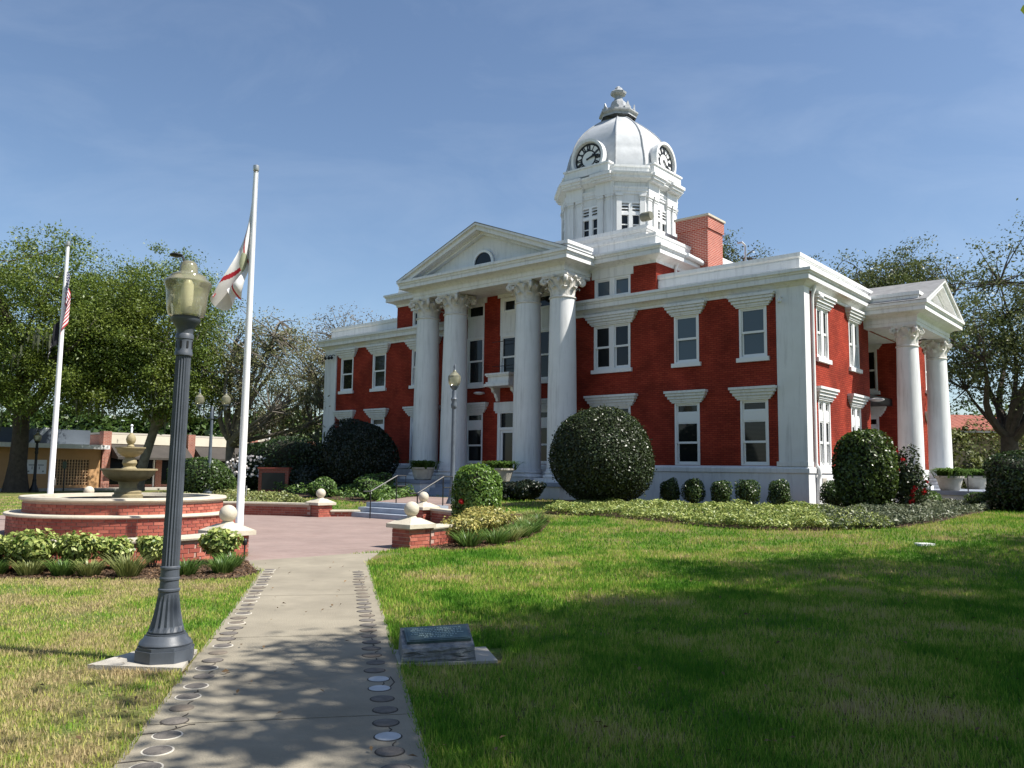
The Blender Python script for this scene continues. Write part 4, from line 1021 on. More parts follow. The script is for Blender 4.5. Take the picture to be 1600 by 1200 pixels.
def flag(name, label, P, nu, nv, pick, mats, loc):
    V, F, UV = cloth(P, nu, nv)
    me = bpy.data.meshes.new(name); me.from_pydata(V, [], F)
    for mm in mats: me.materials.append(mm)
    me.polygons.foreach_set('material_index', [pick(u, v) for u, v in UV]); me.polygons.foreach_set('use_smooth', [True]*len(F)); me.update()
    o = link(name, me, None, loc); tag(o, label, 'flag')
    return o
def bil(c00, c10, c01, c11, u, v):  # v: 0 top .. 1 bottom
    return [(1-u)*(1-v)*a+u*(1-v)*b+(1-u)*v*c+u*v*d for a, b, c, d in zip(c00, c10, c01, c11)]
def fl_state(u, v):
    p = bil((-.06,0,.0), (-.82,-.05,-2.85), (-.05,0,-2.05), (-.26,.10,-2.62), u, v)
    s = math.sin(9*v+4*u)*.16*u**.6+math.sin(17*v-6*u)*.05*u
    bow = math.sin(math.pi*u)*.36*(1-v)
    return (p[0]+bow*.6+.10*math.sin(11*v+2.0)*u, p[1]+s, p[2]+.16*math.sin(9*v+1)*u*u-.25*math.sin(math.pi*u)*(1-v)*.3)
def pick_state(u, v):
    if math.hypot((u-.5)*1.5, v-.5) < .15: return 2
    return 1 if abs(v-u) < .03 or abs(v-(1-u)) < .03 else 0
flag('flag', 'limp white flag with a red diagonal cross on the pole before the fountain', fl_state, 140, 110, pick_state, [fw, fr, fs], (-5.58, 17.12, 7.83))
def fl_us(u, v):
    k = 1-math.exp(-3.2*u)
    return (.055+.17*k*(1-.45*u)+.07*math.sin(10*u+3*v)*u-.16*u*u*v, -.04+.10*math.sin(13*u+2*v)*u**.5, -1.02*v-.95*u-.18*u*u)
def pick_us(u, v):
    if u < .4 and v < 7/13: return 2 if ((int(u*30) % 2) or (int(v*26) % 2)) else 0
    return 1 if int(v*13) % 2 == 0 else 0
flag('flag', 'limp red and white striped flag with blue corner on the far flagpole', fl_us, 120, 78, pick_us, [fw, fr, fb], (-12.9, 23.2, 7.15))
def fl_blk(u, v):
    k = 1-math.exp(-3.0*u)
    return (-.06-.30*k*(.6+.4*v)+.05*math.sin(9*u+2*v)*u, -.03+.09*math.sin(12*u+3*v)*u**.5, -.75*v-.55*u)
def pick_blk(u, v):
    r_ = math.hypot((u-.52)*1.5, (v-.48)*1.0)
    if .24 < r_ < .27: return 1
    if r_ < .24 and (v > .62+.1*math.sin(u*9) or (abs(u-.48) < .10 and .30 < v)): return 1
    if .88 < v < .94 and .2 < u < .8 and int(u*40) % 3: return 1
    return 0
flag('flag', 'small black flag with white emblem hanging below the striped flag', fl_blk, 48, 44, pick_blk, [fk, fw], (-12.9, 23.2, 5.75))

# ------------------------------------------------------------------ stone plaque, small things on the lawn
mm_ = thing('memorial_stone', 'low granite marker with a bronze plaque, lying on the grass by the walk', 'memorial', (-.50, 7.22, 0), .22)
MB().box(-.46, .36, -.28, .26, -.06, .022).build('pad', concrete_pad, mm_)
V8 = [(-.44,-.25,.02),(.18,-.25,.02),(.20,.24,.02),(-.42,.24,.02),(-.43,-.22,.125),(.17,-.22,.140),(.19,.22,.235),(-.41,.22,.215)]
sm_ = MB()
def rock_face(a, b, c, d, n=9):
    a, b, c, d = map(np.array, (a, b, c, d)); vs = []
    for j in range(n+1):
        for i in range(n+1):
            u, v = i/n, j/n; p = a*(1-u)*(1-v)+b*u*(1-v)+c*u*v+d*(1-u)*v
            if 0 < i < n and 0 < j < n: p = p+np.array([rnd.uniform(-.012,.012), rnd.uniform(-.022,.008), rnd.uniform(-.006,.006)])
            vs.append(tuple(p))
    sm_.add(vs, [(j*(n+1)+i, j*(n+1)+i+1, (j+1)*(n+1)+i+1, (j+1)*(n+1)+i) for j in range(n) for i in range(n)])
rock_face(V8[0], V8[1], V8[5], V8[4]); sm_.add(V8, [(4,5,6,7),(1,2,6,5),(2,3,7,6),(3,0,4,7)])
sm_.build('stone', granite, mm_)
pl = MB().box(-.27, .27, -.15, .15, 0, .022); pl.box(-.25, .25, -.13, .13, .022, .026)
pq = pl.build('plaque', bronze, mm_, loc=(-.115, .01, .184)); pq.rotation_euler = (math.radians(12.3), -.03, 0)
for i, (y, w) in enumerate(((.09,.20),(.055,.22),(.02,.21),(-.015,.22),(-.05,.16),(-.085,.12))):
    mb = MB(); x = -w
    while x < w:
        l = rnd.uniform(.008, .02); mb.box(x, x+l, y-.009, y+.009, .026, .028); x += l+rnd.choice((.005,.005,.014))
    mb.build('lettering', bronze_hi, pq)
tag(MB().box(-.16,.16,-.11,.11,-.02,.03).build('utility_cover', mat('white_plastic', (.78,.78,.76), .5), loc=G(8.41,16.87,.012), rz=.2), 'small white flat cover lying in the shaded lawn', 'cover')
for x, y, lab in ((-7.5,12.25,'small black stake light before the low brick wall, leftmost in view'), (-4.6,14.45,'small black stake light at the foot of the brick pier')):
    sl = thing('stake_light', lab, 'garden light', G(x, y), 0, 'stake lights in the bed')
    MB().tube([(0,0,0),(0,0,.26)], .014, 6).build('stake', black_paint, sl); MB().lathe([(.03,.24),(.045,.27),(.045,.33),(.02,.36),(.001,.365)], 10).build('head', black_paint, sl, True)
gl = thing('garden_lantern', 'small grey garden lantern among shrubs at the porch foot', 'garden light', W(-10.9,-3.9))
MB().tube([(0,0,0),(0,0,.30)], .03, 6).build('post', metal_grey, gl); MB().lathe([(.08,.3),(.10,.34),(.10,.42),(.16,.44),(.03,.56),(.001,.58)], 10).build('head', metal_grey, gl, True)

# brick sign behind the far wall
sg = thing('brick_sign', 'dark framed brick sign standing before the shrubs behind the far low wall', 'sign', (-10.95, 38.3, float(hz(-10.95,38.3))), -.12)
MB().box(-.72,.72,-.15,.15,-.1,1.08).build('brickwork', brick_mat('sign_brick', (.30,.075,.05), (.25,.06,.04), (.30,.2,.17)), sg)
MB().box(-.76,.76,-.19,.19,1.082,1.15).build('cap', brick_b, sg)
MB().box(-.55,.55,-.175,-.148,.12,.90).build('plaque', black_paint, sg)
# ------------------------------------------------------------------ shops across the street
SA = math.atan2(EY[1], EY[0]); SP = lambda s: (-26.27+EY[0]*s*1.152, 53+EY[1]*s*1.152, -.24)
tag(MB().box(-40,40,-2.2,.3,-.2,.12).build('pavement', concrete_pad, loc=(-26.27,53,0), rz=SA), kind='structure')
ob = thing('stucco_building', 'flat roofed orange stucco building with pierced block screen, beyond the oak trunk', 'building', SP(-5.45), SA)
ob.scale = (1.152,)*3
orange = mat('orange_stucco', (.50,.29,.135), .85, var=.07, scale=2, bump=.2, bscale=30)
MB().wall((-8,0), (1,0), 0, 13.35, 0, 2.45, [(2.5,4.2,.45,1.85),(11.0,12.75,.45,1.85)], .3).box(-8,5.35,.3,9,0,2.4).build('wall', orange, ob)
MB().box(-8.4,5.5,-.75,9,2.43,2.66).build('roof_slab', white, ob)
MB().box(-8.2,5.2,1.2,1.4,2.66,3.50).build('roof_screen', mat('blue_grey_metal', (.085,.105,.13), .5, var=.1, scale=1.5), ob)
MB().extrude([(2.2,2.66),(3.0,3.55),(2.75,3.55),(2.0,2.66)], 1.0, 1.15).build('roof_brace', white, ob)
blk = mat('screen_block', (.62,.40,.22), .85)
for x0 in (-5.5, 3.0):
    mb = MB(); w_, h_ = 1.7 if x0 < 0 else 1.75, 1.4; nx_, nz_ = 12, 9
    for i in range(nx_+1): mb.box(x0+i*w_/nx_-.022, x0+i*w_/nx_+.022, .03, .15, .45, .45+h_)
    for j in range(nz_+1): mb.box(x0, x0+w_, .035, .145, .45+j*h_/nz_-.018, .45+j*h_/nz_+.018)
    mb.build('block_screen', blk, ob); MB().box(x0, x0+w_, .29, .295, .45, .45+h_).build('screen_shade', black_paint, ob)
MB().box(1.55,2.57,-.03,.0-.002,1.06,1.80).build('poster_board', frame_white, ob)
MB().box(1.02,1.10,-.034,-.031,1.15,1.23).box(1.72,1.80,-.034,-.031,1.15,1.23).box(1.05,1.40,-.034,-.031,1.50,1.55).box(1.5,1.78,-.034,-.031,1.50,1.55).box(1.2,1.24,-.034,-.031,1.3,1.45).box(1.55,1.59,-.034,-.031,1.3,1.45).build('poster_print', mat('grey_print', (.25,.26,.27), .8), ob, loc=(.65,0,0))
sr = thing('shop_row', 'single storey brick shop row with dark awnings and pale sign bands', 'building', SP(6.65), SA)
sr.scale = (1.152,)*3
MB().box(-6.4,8.0,.4,9,0,3.3).build('body', shop_brick, sr)
band = mat('cream_panel', (.62,.57,.47), .75, var=.05, scale=1.5)
awn_m = mat('charcoal_canvas', (.055,.048,.042), .85, var=.15, scale=2)
MB().box(-6.5,8.1,.2,9,3.32,3.42).build('coping', mat('stone_coping', (.45,.42,.38), .8), sr)
for x in (-6.72, -1.72, 2.58, 6.9): MB().box(x,x+.45,-.12,.4,0,3.46).build('pilaster', shop_brick, sr)
for x0, x1 in ((-6.25,-1.74), (-1.25,2.56), (3.05,6.88)):
    MB().box(x0,x1,.12,.4,2.78,3.30).build('sign_band', band, sr)
    a0, a1 = x0+.02, x1-.02
    MB().add([(a0,.1,2.74),(a1,.1,2.74),(a1,-.95,2.02),(a0,-.95,2.02),(a0,-.95,1.90),(a1,-.95,1.90),(a0,.1,2.0),(a1,.1,2.0)], [(0,3,2,1),(3,4,5,2),(0,6,4,3),(1,2,5,7)]).build('awning', awn_m, sr)
    MB().box(x0,x1,.22,.398,.05,.48).build('stall_riser', shop_brick, sr)
    MB().box(x0,x1,.30,.397,.482,2.6).build('shop_window', glass_dark, sr)
    MB().box((x0+x1)/2+.5,(x0+x1)/2+.85,.15,.29,.0,2.6).build('pier', shop_brick, sr)
    dr = MB().box((x0+x1)/2-.35,(x0+x1)/2-.28,.2,.296,0,2.2).box((x0+x1)/2+.38,(x0+x1)/2+.45,.2,.296,0,2.2).box((x0+x1)/2-.28,(x0+x1)/2+.38,.2,.296,2.12,2.2).build('door', frame_white, sr)
up = thing('utility_post', 'thin white post rising before the shop row roof', 'post', (-17.7, 60, 0)); MB().tube([(0,0,0),(0,0,4.3)], .09, 8).build('shaft', pole_white, up)
for x, y, lab, h in ((-26.6,49.2,'thin black sign post before the pierced block screen',1.75), (-21.5,53.3,'thin black post before the shop row pilaster',1.9)):
    s = thing('sign_post', lab, 'post', (x, y, 0)); MB().tube([(0,0,0),(0,0,h)], .035, 6).build('post', black_paint, s)
    MB().box(-.12,.12,-.05,-.036,h-.42,h).build('sign_plate', mat('green_plate', (.10,.13,.09), .6) if x < -20 else black_paint, s)
# house at the far right
hs = thing('tile_roofed_house', 'house with red tiled roof seen between the trunks of the far oak', 'house', (40, 62, 0))
MB().box(-9,12,0,9,0,5.0).build('wall', mat('tan_render', (.30,.22,.15), .85, var=.08, scale=2), hs)
tile = mat('red_tile', (.27,.085,.055), .8, var=.25, scale=3)
rf = MB()
for i in range(44):
    x = -10+i*.52; rf.extrude([(-.9,4.95),(3.6,6.35),(3.6,6.45),(-.9,5.05)], x, x+.48, 'x')
rf.extrude([(-.8,4.85),(9.9,4.85),(4.6,6.35)], -10, 12.9, 'x'); rf.build('roof', tile, hs)
MB().box(-9.5,12.5,-.9,-.75,4.8,4.95).build('gutter', roof_mat, hs)
for x in (-6,-2,3,8): MB().box(x,x+1.2,-.06,.0-.002,1.0,2.6).build('window', glass_dark, hs)
# ------------------------------------------------------------------ foliage helpers
def unit(a): return a/np.maximum(np.linalg.norm(a, axis=-1, keepdims=True), 1e-9)
def leaf_quads(C, N, size, aspect=.5, spread=.8, r=rng):
    """diamond leaves at C, facing roughly N"""
    n = len(C); N = unit(N+r.normal(0, spread, (n, 3)))
    T = unit(np.cross(N, r.normal(0, 1, (n, 3)))); B = np.cross(N, T)
    L = (size*r.uniform(.65, 1.35, n))[:, None]
    fold = N*L*.12
    V = np.stack([C-T*L*.5, C+B*L*aspect*.5+fold, C+T*L*.5, C-B*L*aspect*.5+fold], 1).reshape(-1, 3)
    F = np.arange(4*n).reshape(-1, 4)
    return V, F
def blades(C, D, length, width, droop, r=rng, seg=3):
    """arching strap leaves from C leaning along D"""
    n = len(C); L = (length*r.uniform(.7, 1.25, n))[:, None]; out = []
    side = unit(np.stack([-D[:,1], D[:,0], np.zeros(n)], 1)+1e-6)
    for k in range(seg+1):
        t = k/seg
        p = C+D*L*t*.75+np.array([0,0,1.0])*L*(t-droop*t*t)
        w = width*(1-t*.85)
        out += [p-side*w/2, p+side*w/2]
    V = np.stack(out, 1).reshape(-1, 3); m_ = 2*(seg+1)
    base = (np.arange(n)*m_)[:, None]
    F = np.concatenate([base+np.array([[2*k, 2*k+1, 2*k+3, 2*k+2]]) for k in range(seg)], 0)
    return V, F
def dirs(n, r=rng):
    return unit(r.normal(0, 1, (n, 3)))
lumps_cache = None
def lumpy(d, seed, amp):
    r = np.random.default_rng(seed); k = unit(r.normal(0, 1, (14, 3)))*r.uniform(2.5, 7, (14, 1)); ph = r.uniform(0, 6, 14)
    return 1+amp*np.sin(d@k.T+ph).sum(1)/4.0
def super_pts(n, rx, ry, rz, ex, r=rng):
    d = dirs(n, r); q = (np.abs(d[:,0])**ex+np.abs(d[:,1])**ex+np.abs(d[:,2])**ex)**(-1/ex)
    return d, d*q[:,None]*np.array([rx, ry, rz])
core_dark = mat('core_shade', (.022,.024,.012), .95, color2=(.010,.012,.006), scale=9)
def bush(name, label, cat, x, y, z0, rx, ry, rz, n, size, lm, ex=2.0, amp=.05, group=None, low=.0, aspect=.55, depth=.10, spread=.7, cut=None, rot=TH, stems=True, core=.88):
    """clipped or loose shrub standing on the ground at x, y"""
    o = thing(name, label, cat, (x, y, z0), rot, group)
    seed = int(abs(x*131+y*17)*10) % 9999; r = np.random.default_rng(seed)
    d, p = super_pts(n, rx, ry, rz, ex, r)
    s = lumpy(d, seed, amp)*(1-depth*r.random(n)**2)*np.where(r.random(n) < .06, 1+.06*r.random(n), 1)
    p = p*s[:,None]; p[:,2] += rz+low
    keep = p[:,2] > .02
    V, F = leaf_quads(p[keep], d[keep]+np.array([0,0,.25]), size, aspect, spread, r)
    link('foliage', raw_mesh('foliage', V, F, lm), o)
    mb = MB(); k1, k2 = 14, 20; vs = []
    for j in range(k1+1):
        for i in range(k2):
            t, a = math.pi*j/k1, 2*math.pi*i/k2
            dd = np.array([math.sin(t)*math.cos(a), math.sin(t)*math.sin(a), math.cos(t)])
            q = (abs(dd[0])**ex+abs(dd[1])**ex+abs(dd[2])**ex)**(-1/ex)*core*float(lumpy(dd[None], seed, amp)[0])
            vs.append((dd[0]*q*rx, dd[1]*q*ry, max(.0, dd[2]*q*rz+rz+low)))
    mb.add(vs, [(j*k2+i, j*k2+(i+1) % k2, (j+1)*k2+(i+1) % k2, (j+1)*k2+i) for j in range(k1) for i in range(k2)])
    mb.build('shade_core', core_dark, o, True)  # solid dark core, the shade inside the shrub put into its colour
    if stems:
        mb = MB()
        for i in range(5):
            a = i*1.3; mb.tube([(.08*math.cos(a), .08*math.sin(a), -.05), (.3*rx*math.cos(a), .3*ry*math.sin(a), max(.3, low+rz*.7))], [.03, .02], 5)
        mb.build('stems', bark, o)
    return o
L_holly = leaf_mat('holly_leaf', (.012,.024,.009), (.06,.085,.03), .15, .10, .38, patch=(.035,.048,.016), pscale=1.6)
L_dark = leaf_mat('dark_holly_leaf', (.005,.011,.005), (.016,.03,.012), .1, .12, .35)
L_box = leaf_mat('clipped_shrub_leaf', (.025,.055,.012), (.085,.14,.028), .25, .12, .4)
L_bright = leaf_mat('bright_hedge_leaf', (.05,.12,.018), (.20,.32,.05), .3, .12, .4)
L_var = leaf_mat('variegated_leaf', (.08,.15,.02), (.46,.50,.15), .25, .1, .45)
L_yel = leaf_mat('yellow_variegated_leaf', (.12,.15,.03), (.58,.50,.16), .25, .1, .45)
L_lir = leaf_mat('strap_leaf', (.04,.095,.02), (.17,.27,.06), .3, .1, .4)
L_liry = leaf_mat('pale_strap_leaf', (.09,.13,.03), (.36,.38,.14), .25, .1, .4)
L_fern = leaf_mat('fern_leaf', (.03,.07,.012), (.12,.20,.04), .3, .06, .5)
L_oak = leaf_mat('oak_leaf', (.040,.080,.014), (.19,.255,.045), .36, .08, .45, patch=(.17,.215,.035), pscale=.35)
L_olive = leaf_mat('spring_oak_leaf', (.11,.115,.05), (.30,.29,.15), .36, .06, .5, patch=(.13,.15,.05), pscale=.4)
L_dry = leaf_mat('bud_leaf', (.12,.10,.06), (.24,.20,.13), .3, .04, .5)
L_grey = leaf_mat('grey_green_leaf', (.042,.060,.020), (.17,.185,.07), .34, .10, .4, patch=(.10,.13,.035), pscale=.4)
L_moss = leaf_mat('hanging_moss', (.07,.08,.05), (.16,.17,.11), .3, .02, .7)
L_red = leaf_mat('red_petal', (.35,.01,.012), (.62,.03,.03), .25, .05, .5)
L_white = leaf_mat('white_petal', (.55,.5,.5), (.8,.78,.75), .3, .05, .5)

# ------------------------------------------------------------------ shrubs and beds
def strip_bed(name, A, B, dz=.02, m_=None):
    """planting bed between two plan curves, laid on the ground"""
    n = 30; k = 8; A, B = np.array(A, float), np.array(B, float)
    f = lambda P, t: np.stack([np.interp(t, np.linspace(0, 1, len(P)), P[:,0]), np.interp(t, np.linspace(0, 1, len(P)), P[:,1])], -1)
    t = np.linspace(0, 1, n+1); a, b = f(A, t), f(B, t); V = []
    for j in range(k+1):
        p = a*(1-j/k)+b*j/k; V.append(np.concatenate([p, (hz(p[:,0], p[:,1])+dz)[:,None]], 1))
    V = np.concatenate(V); F = [(j*(n+1)+i, j*(n+1)+i+1, (j+1)*(n+1)+i+1, (j+1)*(n+1)+i) for j in range(k) for i in range(n)]
    o = link(name, raw_mesh(name, V, np.array(F), m_ or mulch)); tag(o, kind='structure')
    return np.concatenate([A, B[::-1]])
BEDS = []
BEDS.append(strip_bed('flower_bed', [(-10.2,11.5),(-8.2,11.55),(-7.06,11.62),(-5.8,11.70),(-4.6,11.72),(-3.85,11.95),(-3.80,12.6)], [*NEARW[::2][:4], (-5.2,14.1), (-4.7,14.4), (-4.4,14.0)]))
BEDS.append(strip_bed('flower_bed', [(-1.65,16.75),(-1.3,16.35),(-.7,16.75),(.05,18.2),(.75,20.5),(1.1,22.8),(.9,24.8)], [(-1.65,17.0),(-1.2,18.5),(-.95,20),(-.9,21.6),(-1.1,23.2),(-1.6,25),(-2.1,26.3)]))
fb_a = [(1.0,25.1),(2.8,23.75),(4.25,21.8),(5.25,20.45),(6.15,19.85),(7.5,19.4),(9.05,19.5),(10.9,20.75),(13.9,24.6),(17.5,29.5)]
fb_b = [W(-8.4,-2.3)[:2], W(-6,-.05)[:2], W(-4,-.05)[:2], W(-2,-.05)[:2], W(-.5,-.05)[:2], W(.1,-.1)[:2], W(.1,.8)[:2], W(.1,2.6)[:2], W(.1,4.4)[:2], W(.2,5.7)[:2]]
BEDS.append(strip_bed('flower_bed', fb_a, fb_b))
BEDS.append(strip_bed('flower_bed', [W(-11.4,-8.9)[:2], W(-13,-7.5)[:2], W(-16,-7)[:2], W(-20,-6.6)[:2], W(-25,-5)[:2]], [W(-14.8,-3.7)[:2], W(-17.5,-2.5)[:2], W(-19,-.1)[:2], W(-22,-.1)[:2], W(-26,-.1)[:2]]))
BEDS.append(strip_bed('flower_bed', [(x, y) for x, y in arc(7.25, 66, 112, 8)], [(-7.5,29.5),(-8.5,33),(-10,36),(-13,37.5),(-16,36),(-17,32)]))

bush('ball_shrub', 'large clipped round holly shrub before the right wing of the courthouse', 'shrub', *W(-5.5,-4.05)[:2], .44, 1.72, 1.72, 1.63, 34000, .082, L_holly, ex=2.15, amp=.045, depth=.15)
bush('ball_shrub', 'very dark clipped round shrub standing left of the front portico', 'shrub', *W(-19.6,-3.1)[:2], .40, 1.68, 1.68, 1.70, 20000, .09, L_dark, ex=2.2, amp=.05)
hb = bush('clipped_hedge', 'bright green square clipped hibiscus before the porch with one red flower', 'shrub', -.92, 22.6, .12, .62, .58, .80, 8000, .085, L_bright, ex=3.2, amp=.07, depth=.2)
d = dirs(70, rng); V, F = leaf_quads(np.array([[.05,-.66,.62]])+d*.05, d, .085, .7, .3); link('flower', raw_mesh('flower', V, F, L_red), hb)
ordn = ('first', 'second', 'third', 'fourth', 'fifth')
for i, lx in enumerate((-4.35,-3.42,-2.39,-1.43,-.36)):
    x, y, z = W(lx, -1.5); r_ = .30+.03*rnd.random()
    bush('small_shrub', f'small square clipped shrub against the front plinth, {ordn[i]} from the big round holly', 'shrub', x, y, z, r_, r_, .40, 2600, .066, L_box, ex=2.9, amp=.13, depth=.28, core=.72, group='clipped shrubs along the plinth', low=.06)
for i, (lx, ly) in enumerate(((1.05,-.55),(1.95,.1))):
    x, y, z = W(lx, ly); bush('small_shrub', ('small clipped shrub at the sunlit corner pilaster', 'small clipped shrub half hidden beside the dark camellia')[i], 'shrub', x, y, z, .36, .36, .42, 3000, .066, L_box, ex=2.7, amp=.15, depth=.3, core=.72, group='clipped shrubs along the plinth', low=.05)
x, y, z = W(2.45,-2.0)
bush('camellia', 'tall rounded dark green camellia bush near the right corner of the courthouse', 'shrub', x, y, z-.05, .86, .80, 1.22, 12000, .10, leaf_mat('camellia_leaf', (.014,.034,.008), (.11,.16,.03), .25, .10, .35), ex=2.3, amp=.09, depth=.25)
x, y, z = W(3.35,-1.1)
rb = bush('flowering_shrub', 'open shrub with red flowers between the camellia and the side porch', 'shrub', x, y, z, .62, .6, .92, 2600, .11, L_holly, ex=2.0, amp=.16, depth=.7, core=.35)
d, p = super_pts(26, .55, .55, .85, 2.0); p[:,2] += 1.0
pp = (p[:,None]+dirs(26*14).reshape(26,14,3)*.045).reshape(-1,3); V, F = leaf_quads(pp, dirs(len(pp)), .075, .8, .5); link('flowers', raw_mesh('flowers', V, F, L_red), rb)
x, y, z = W(5.6,3.2)
bush('large_shrub', 'big dark shrub cut by the right edge of the picture', 'shrub', 16.9, 26.6, .45, 1.5, 1.3, .98, 11000, .10, leaf_mat('deep_green_leaf', (.010,.025,.007), (.045,.08,.018), .2, .12, .4), ex=2.6, amp=.10, depth=.2)
for lx, ly, lab in ((4.35,4.6,'low dark bushy plant at the far end of the side porch'), (2.5,4.2,'low spiky plant beside the side porch wall')):
    x, y, z = W(lx, ly); bush('low_shrub', lab, 'shrub', x, y, z, .6, .45, .30, 2200, .10, L_lir, amp=.2, depth=.4, aspect=.25)
for lx, ly, rr, lab in ((-9.3,-3.6,.75,'dark leafy shrub at the foot of the porch beside the round holly'), (-10.0,-4.4,.55,'low dark shrub before the porch base'), (-16.3,-4.9,.9,'dark shrub mass beside the dark round bush'), (-14.7,-6.2,.7,'olive shrub above the blue grey steps'), (-18.0,-6.2,.75,'loose shrub before the dark round bush')):
    x, y, z = W(lx, ly); bush('low_shrub', lab, 'shrub', x, y, z, rr, rr*.8, rr*.5, 3600, .10, L_dark if lx > -11 else L_lir, amp=.25, depth=.5)
# behind the fountain and the sign
bush('hedge', 'rounded light green hedge behind the lamp post with two globes', 'hedge', -14.9, 39.6, .1, 1.9, 1.2, .95, 9000, .12, L_box, ex=2.8, amp=.08)
bush('hedge', 'tall dark hedge with white blooms behind the brick sign', 'hedge', -11.6, 41.5, .15, 3.2, 1.5, 1.45, 15000, .14, leaf_mat('dark_hedge_leaf', (.008,.02,.006), (.035,.065,.016), .2, .1, .4), ex=2.6, amp=.12, depth=.3)  # dark green leaves for this hedge
bush('hedge', 'dark hedge between the brick sign and the left corner pilaster', 'hedge', -9.3, 38.4, .2, 1.0, .9, .72, 5000, .11, L_dark, ex=2.8, amp=.08)
d = dirs(160); pp = np.array([-12.6, 39.85, 1.6])+d*np.array([1.2,.15,.5]); V, F = leaf_quads(pp, np.tile([[0,-1,.2]], (160,1)), .14, .8, .4)
tag(link('blossoms', raw_mesh('blossoms', V, F, L_white)), 'scattered white blossoms on the dark hedge behind the sign', 'blossom', kind='stuff')

def tuft(name, label, x, y, n, length, lm, group, width=.014, lean=.55, seed=0):
    r = np.random.default_rng(seed+int(abs(x*77+y*31)*10)); a = r.uniform(0, 2*math.pi, n); k = r.uniform(.1, 1, n)**.6*lean
    D = np.stack([np.cos(a)*k, np.sin(a)*k, np.zeros(n)], 1); C = D*.22+r.normal(0,.02,(n,3))*np.array([1,1,0])
    V, F = blades(C, D*1.6, length, width, .45, r)
    o = link(name, raw_mesh(name, V, F, lm), None, G(x, y, .015)); tag(o, label, 'plant', group)
    return o
tl = [(-7.35,11.9,'grassy tuft at the left end of the bed below the low wall'), (-6.85,11.95,'leaning grassy tuft below the first variegated shrub'), (-6.38,11.95,'dark green grassy tuft between two pale tufts in the bed'), (-6.0,11.95,'pale yellowish grassy tuft in the middle of the bed'), (-5.45,11.95,'large pale grassy tuft just left of the tall lamp post'), (-4.72,12.15,'green grassy tuft just right of the tall lamp post'), (-4.28,12.45,'rounded grassy tuft at the corner of the bed by the walk'), (-4.4,13.2,'dark grassy tuft against the brick pier foot')]
for i, (x, y, lab) in enumerate(tl): tuft('strap_leaf_tuft', lab, x, y, 300, .34 if i != 4 else .46, L_liry if i in (1,3,4) else L_lir, 'grassy tufts along the bed edge', .018)
def varshrub(x, y, w, h, label, lm, group, n=1500, size=.085):
    """vase shaped variegated shrub"""
    o = thing('variegated_shrub', label, 'shrub', G(x, y), 0, group); r = np.random.default_rng(int(abs(x*91+y*13)*10))
    d = dirs(n, r); q = r.random(n)**.6*(1+.25*lumpy(d, int(x*50) % 99, .6)-.25); p = d*np.array([w,.8*w,h*.42])*q[:,None]; p[:,2] += h*.62
    s = .45+.55*np.clip(p[:,2]/h, 0, 1); p[:,:2] *= s[:,None]
    V, F = leaf_quads(p, d+np.array([0,0,.5]), size, .5, .6, r); link('foliage', raw_mesh('foliage', V, F, lm), o)
    mb = MB()
    for i in range(9):
        a = i*.7; mb.tube([(.04*math.cos(a),.04*math.sin(a),-.03),(.25*w*math.cos(a),.25*w*math.sin(a),h*.35),(.55*w*math.cos(a),.5*w*math.sin(a),h*.72)], [.012,.010,.005], 5)
    mb.build('stems', bark, o)
for i, (x, y, w, h, lab) in enumerate(((-7.75,12.25,.52,.56,'variegated shrub at the left edge of the low wall'), (-7.05,12.3,.50,.60,'second variegated shrub before the low brick wall'), (-6.45,12.45,.46,.58,'third variegated shrub, broad, before the low brick wall'), (-6.0,12.7,.34,.50,'smaller variegated shrub at the end of the broad clump'), (-5.55,12.95,.32,.52,'variegated shrub close behind the tall lamp post'), (-4.72,13.55,.42,.58,'variegated shrub hiding the foot of the brick pier'))):
    varshrub(x, y, w, h, lab, L_var, 'variegated shrubs before the low wall', 1900)
for i, (x, y, w, h, lab) in enumerate(((-1.05,17.9,.55,.58,'yellow variegated shrub next to the pier by the walk'), (-.70,18.7,.62,.64,'yellow variegated shrub in the middle of the plaza bed'), (-.42,19.7,.66,.70,'tall yellow variegated shrub below the square hedge'), (-.85,20.7,.5,.62,'yellow variegated shrub behind the pier wall'), (-1.15,23.6,.5,.7,'yellow variegated shrub beside the single lamp post'))):
    varshrub(x, y, w, h, lab, L_yel, 'yellow variegated shrubs by the plaza', 2000, .08)
rr = np.random.default_rng(5)
tl2 = ['grassy tuft at the near tip of the plaza bed', 'grassy tuft on the lawn edge of the plaza bed, next after the tip', 'broad grassy tuft below the yellow shrubs', 'grassy tuft midway along the plaza bed edge', 'grassy tuft under the square hedge', 'grassy tuft beside the square hedge, lawn side', 'grassy tuft behind the square hedge', 'grassy tuft where the plaza bed meets the lawn ground cover', 'pale tuft at the far end of the plaza bed']
for i, (x, y) in enumerate(((-.85,17.15),(-.30,17.9),(.0,18.7),(.28,19.6),(.0,20.5),(.55,20.6),(.35,21.6),(.75,22.3),(.62,23.4))): tuft('strap_leaf_tuft', tl2[i], x, y, 200, .44+.1*rr.random(), L_lir if i not in (2, 6, 8) else L_liry, 'grassy tufts in the plaza bed', .026, .75, i)
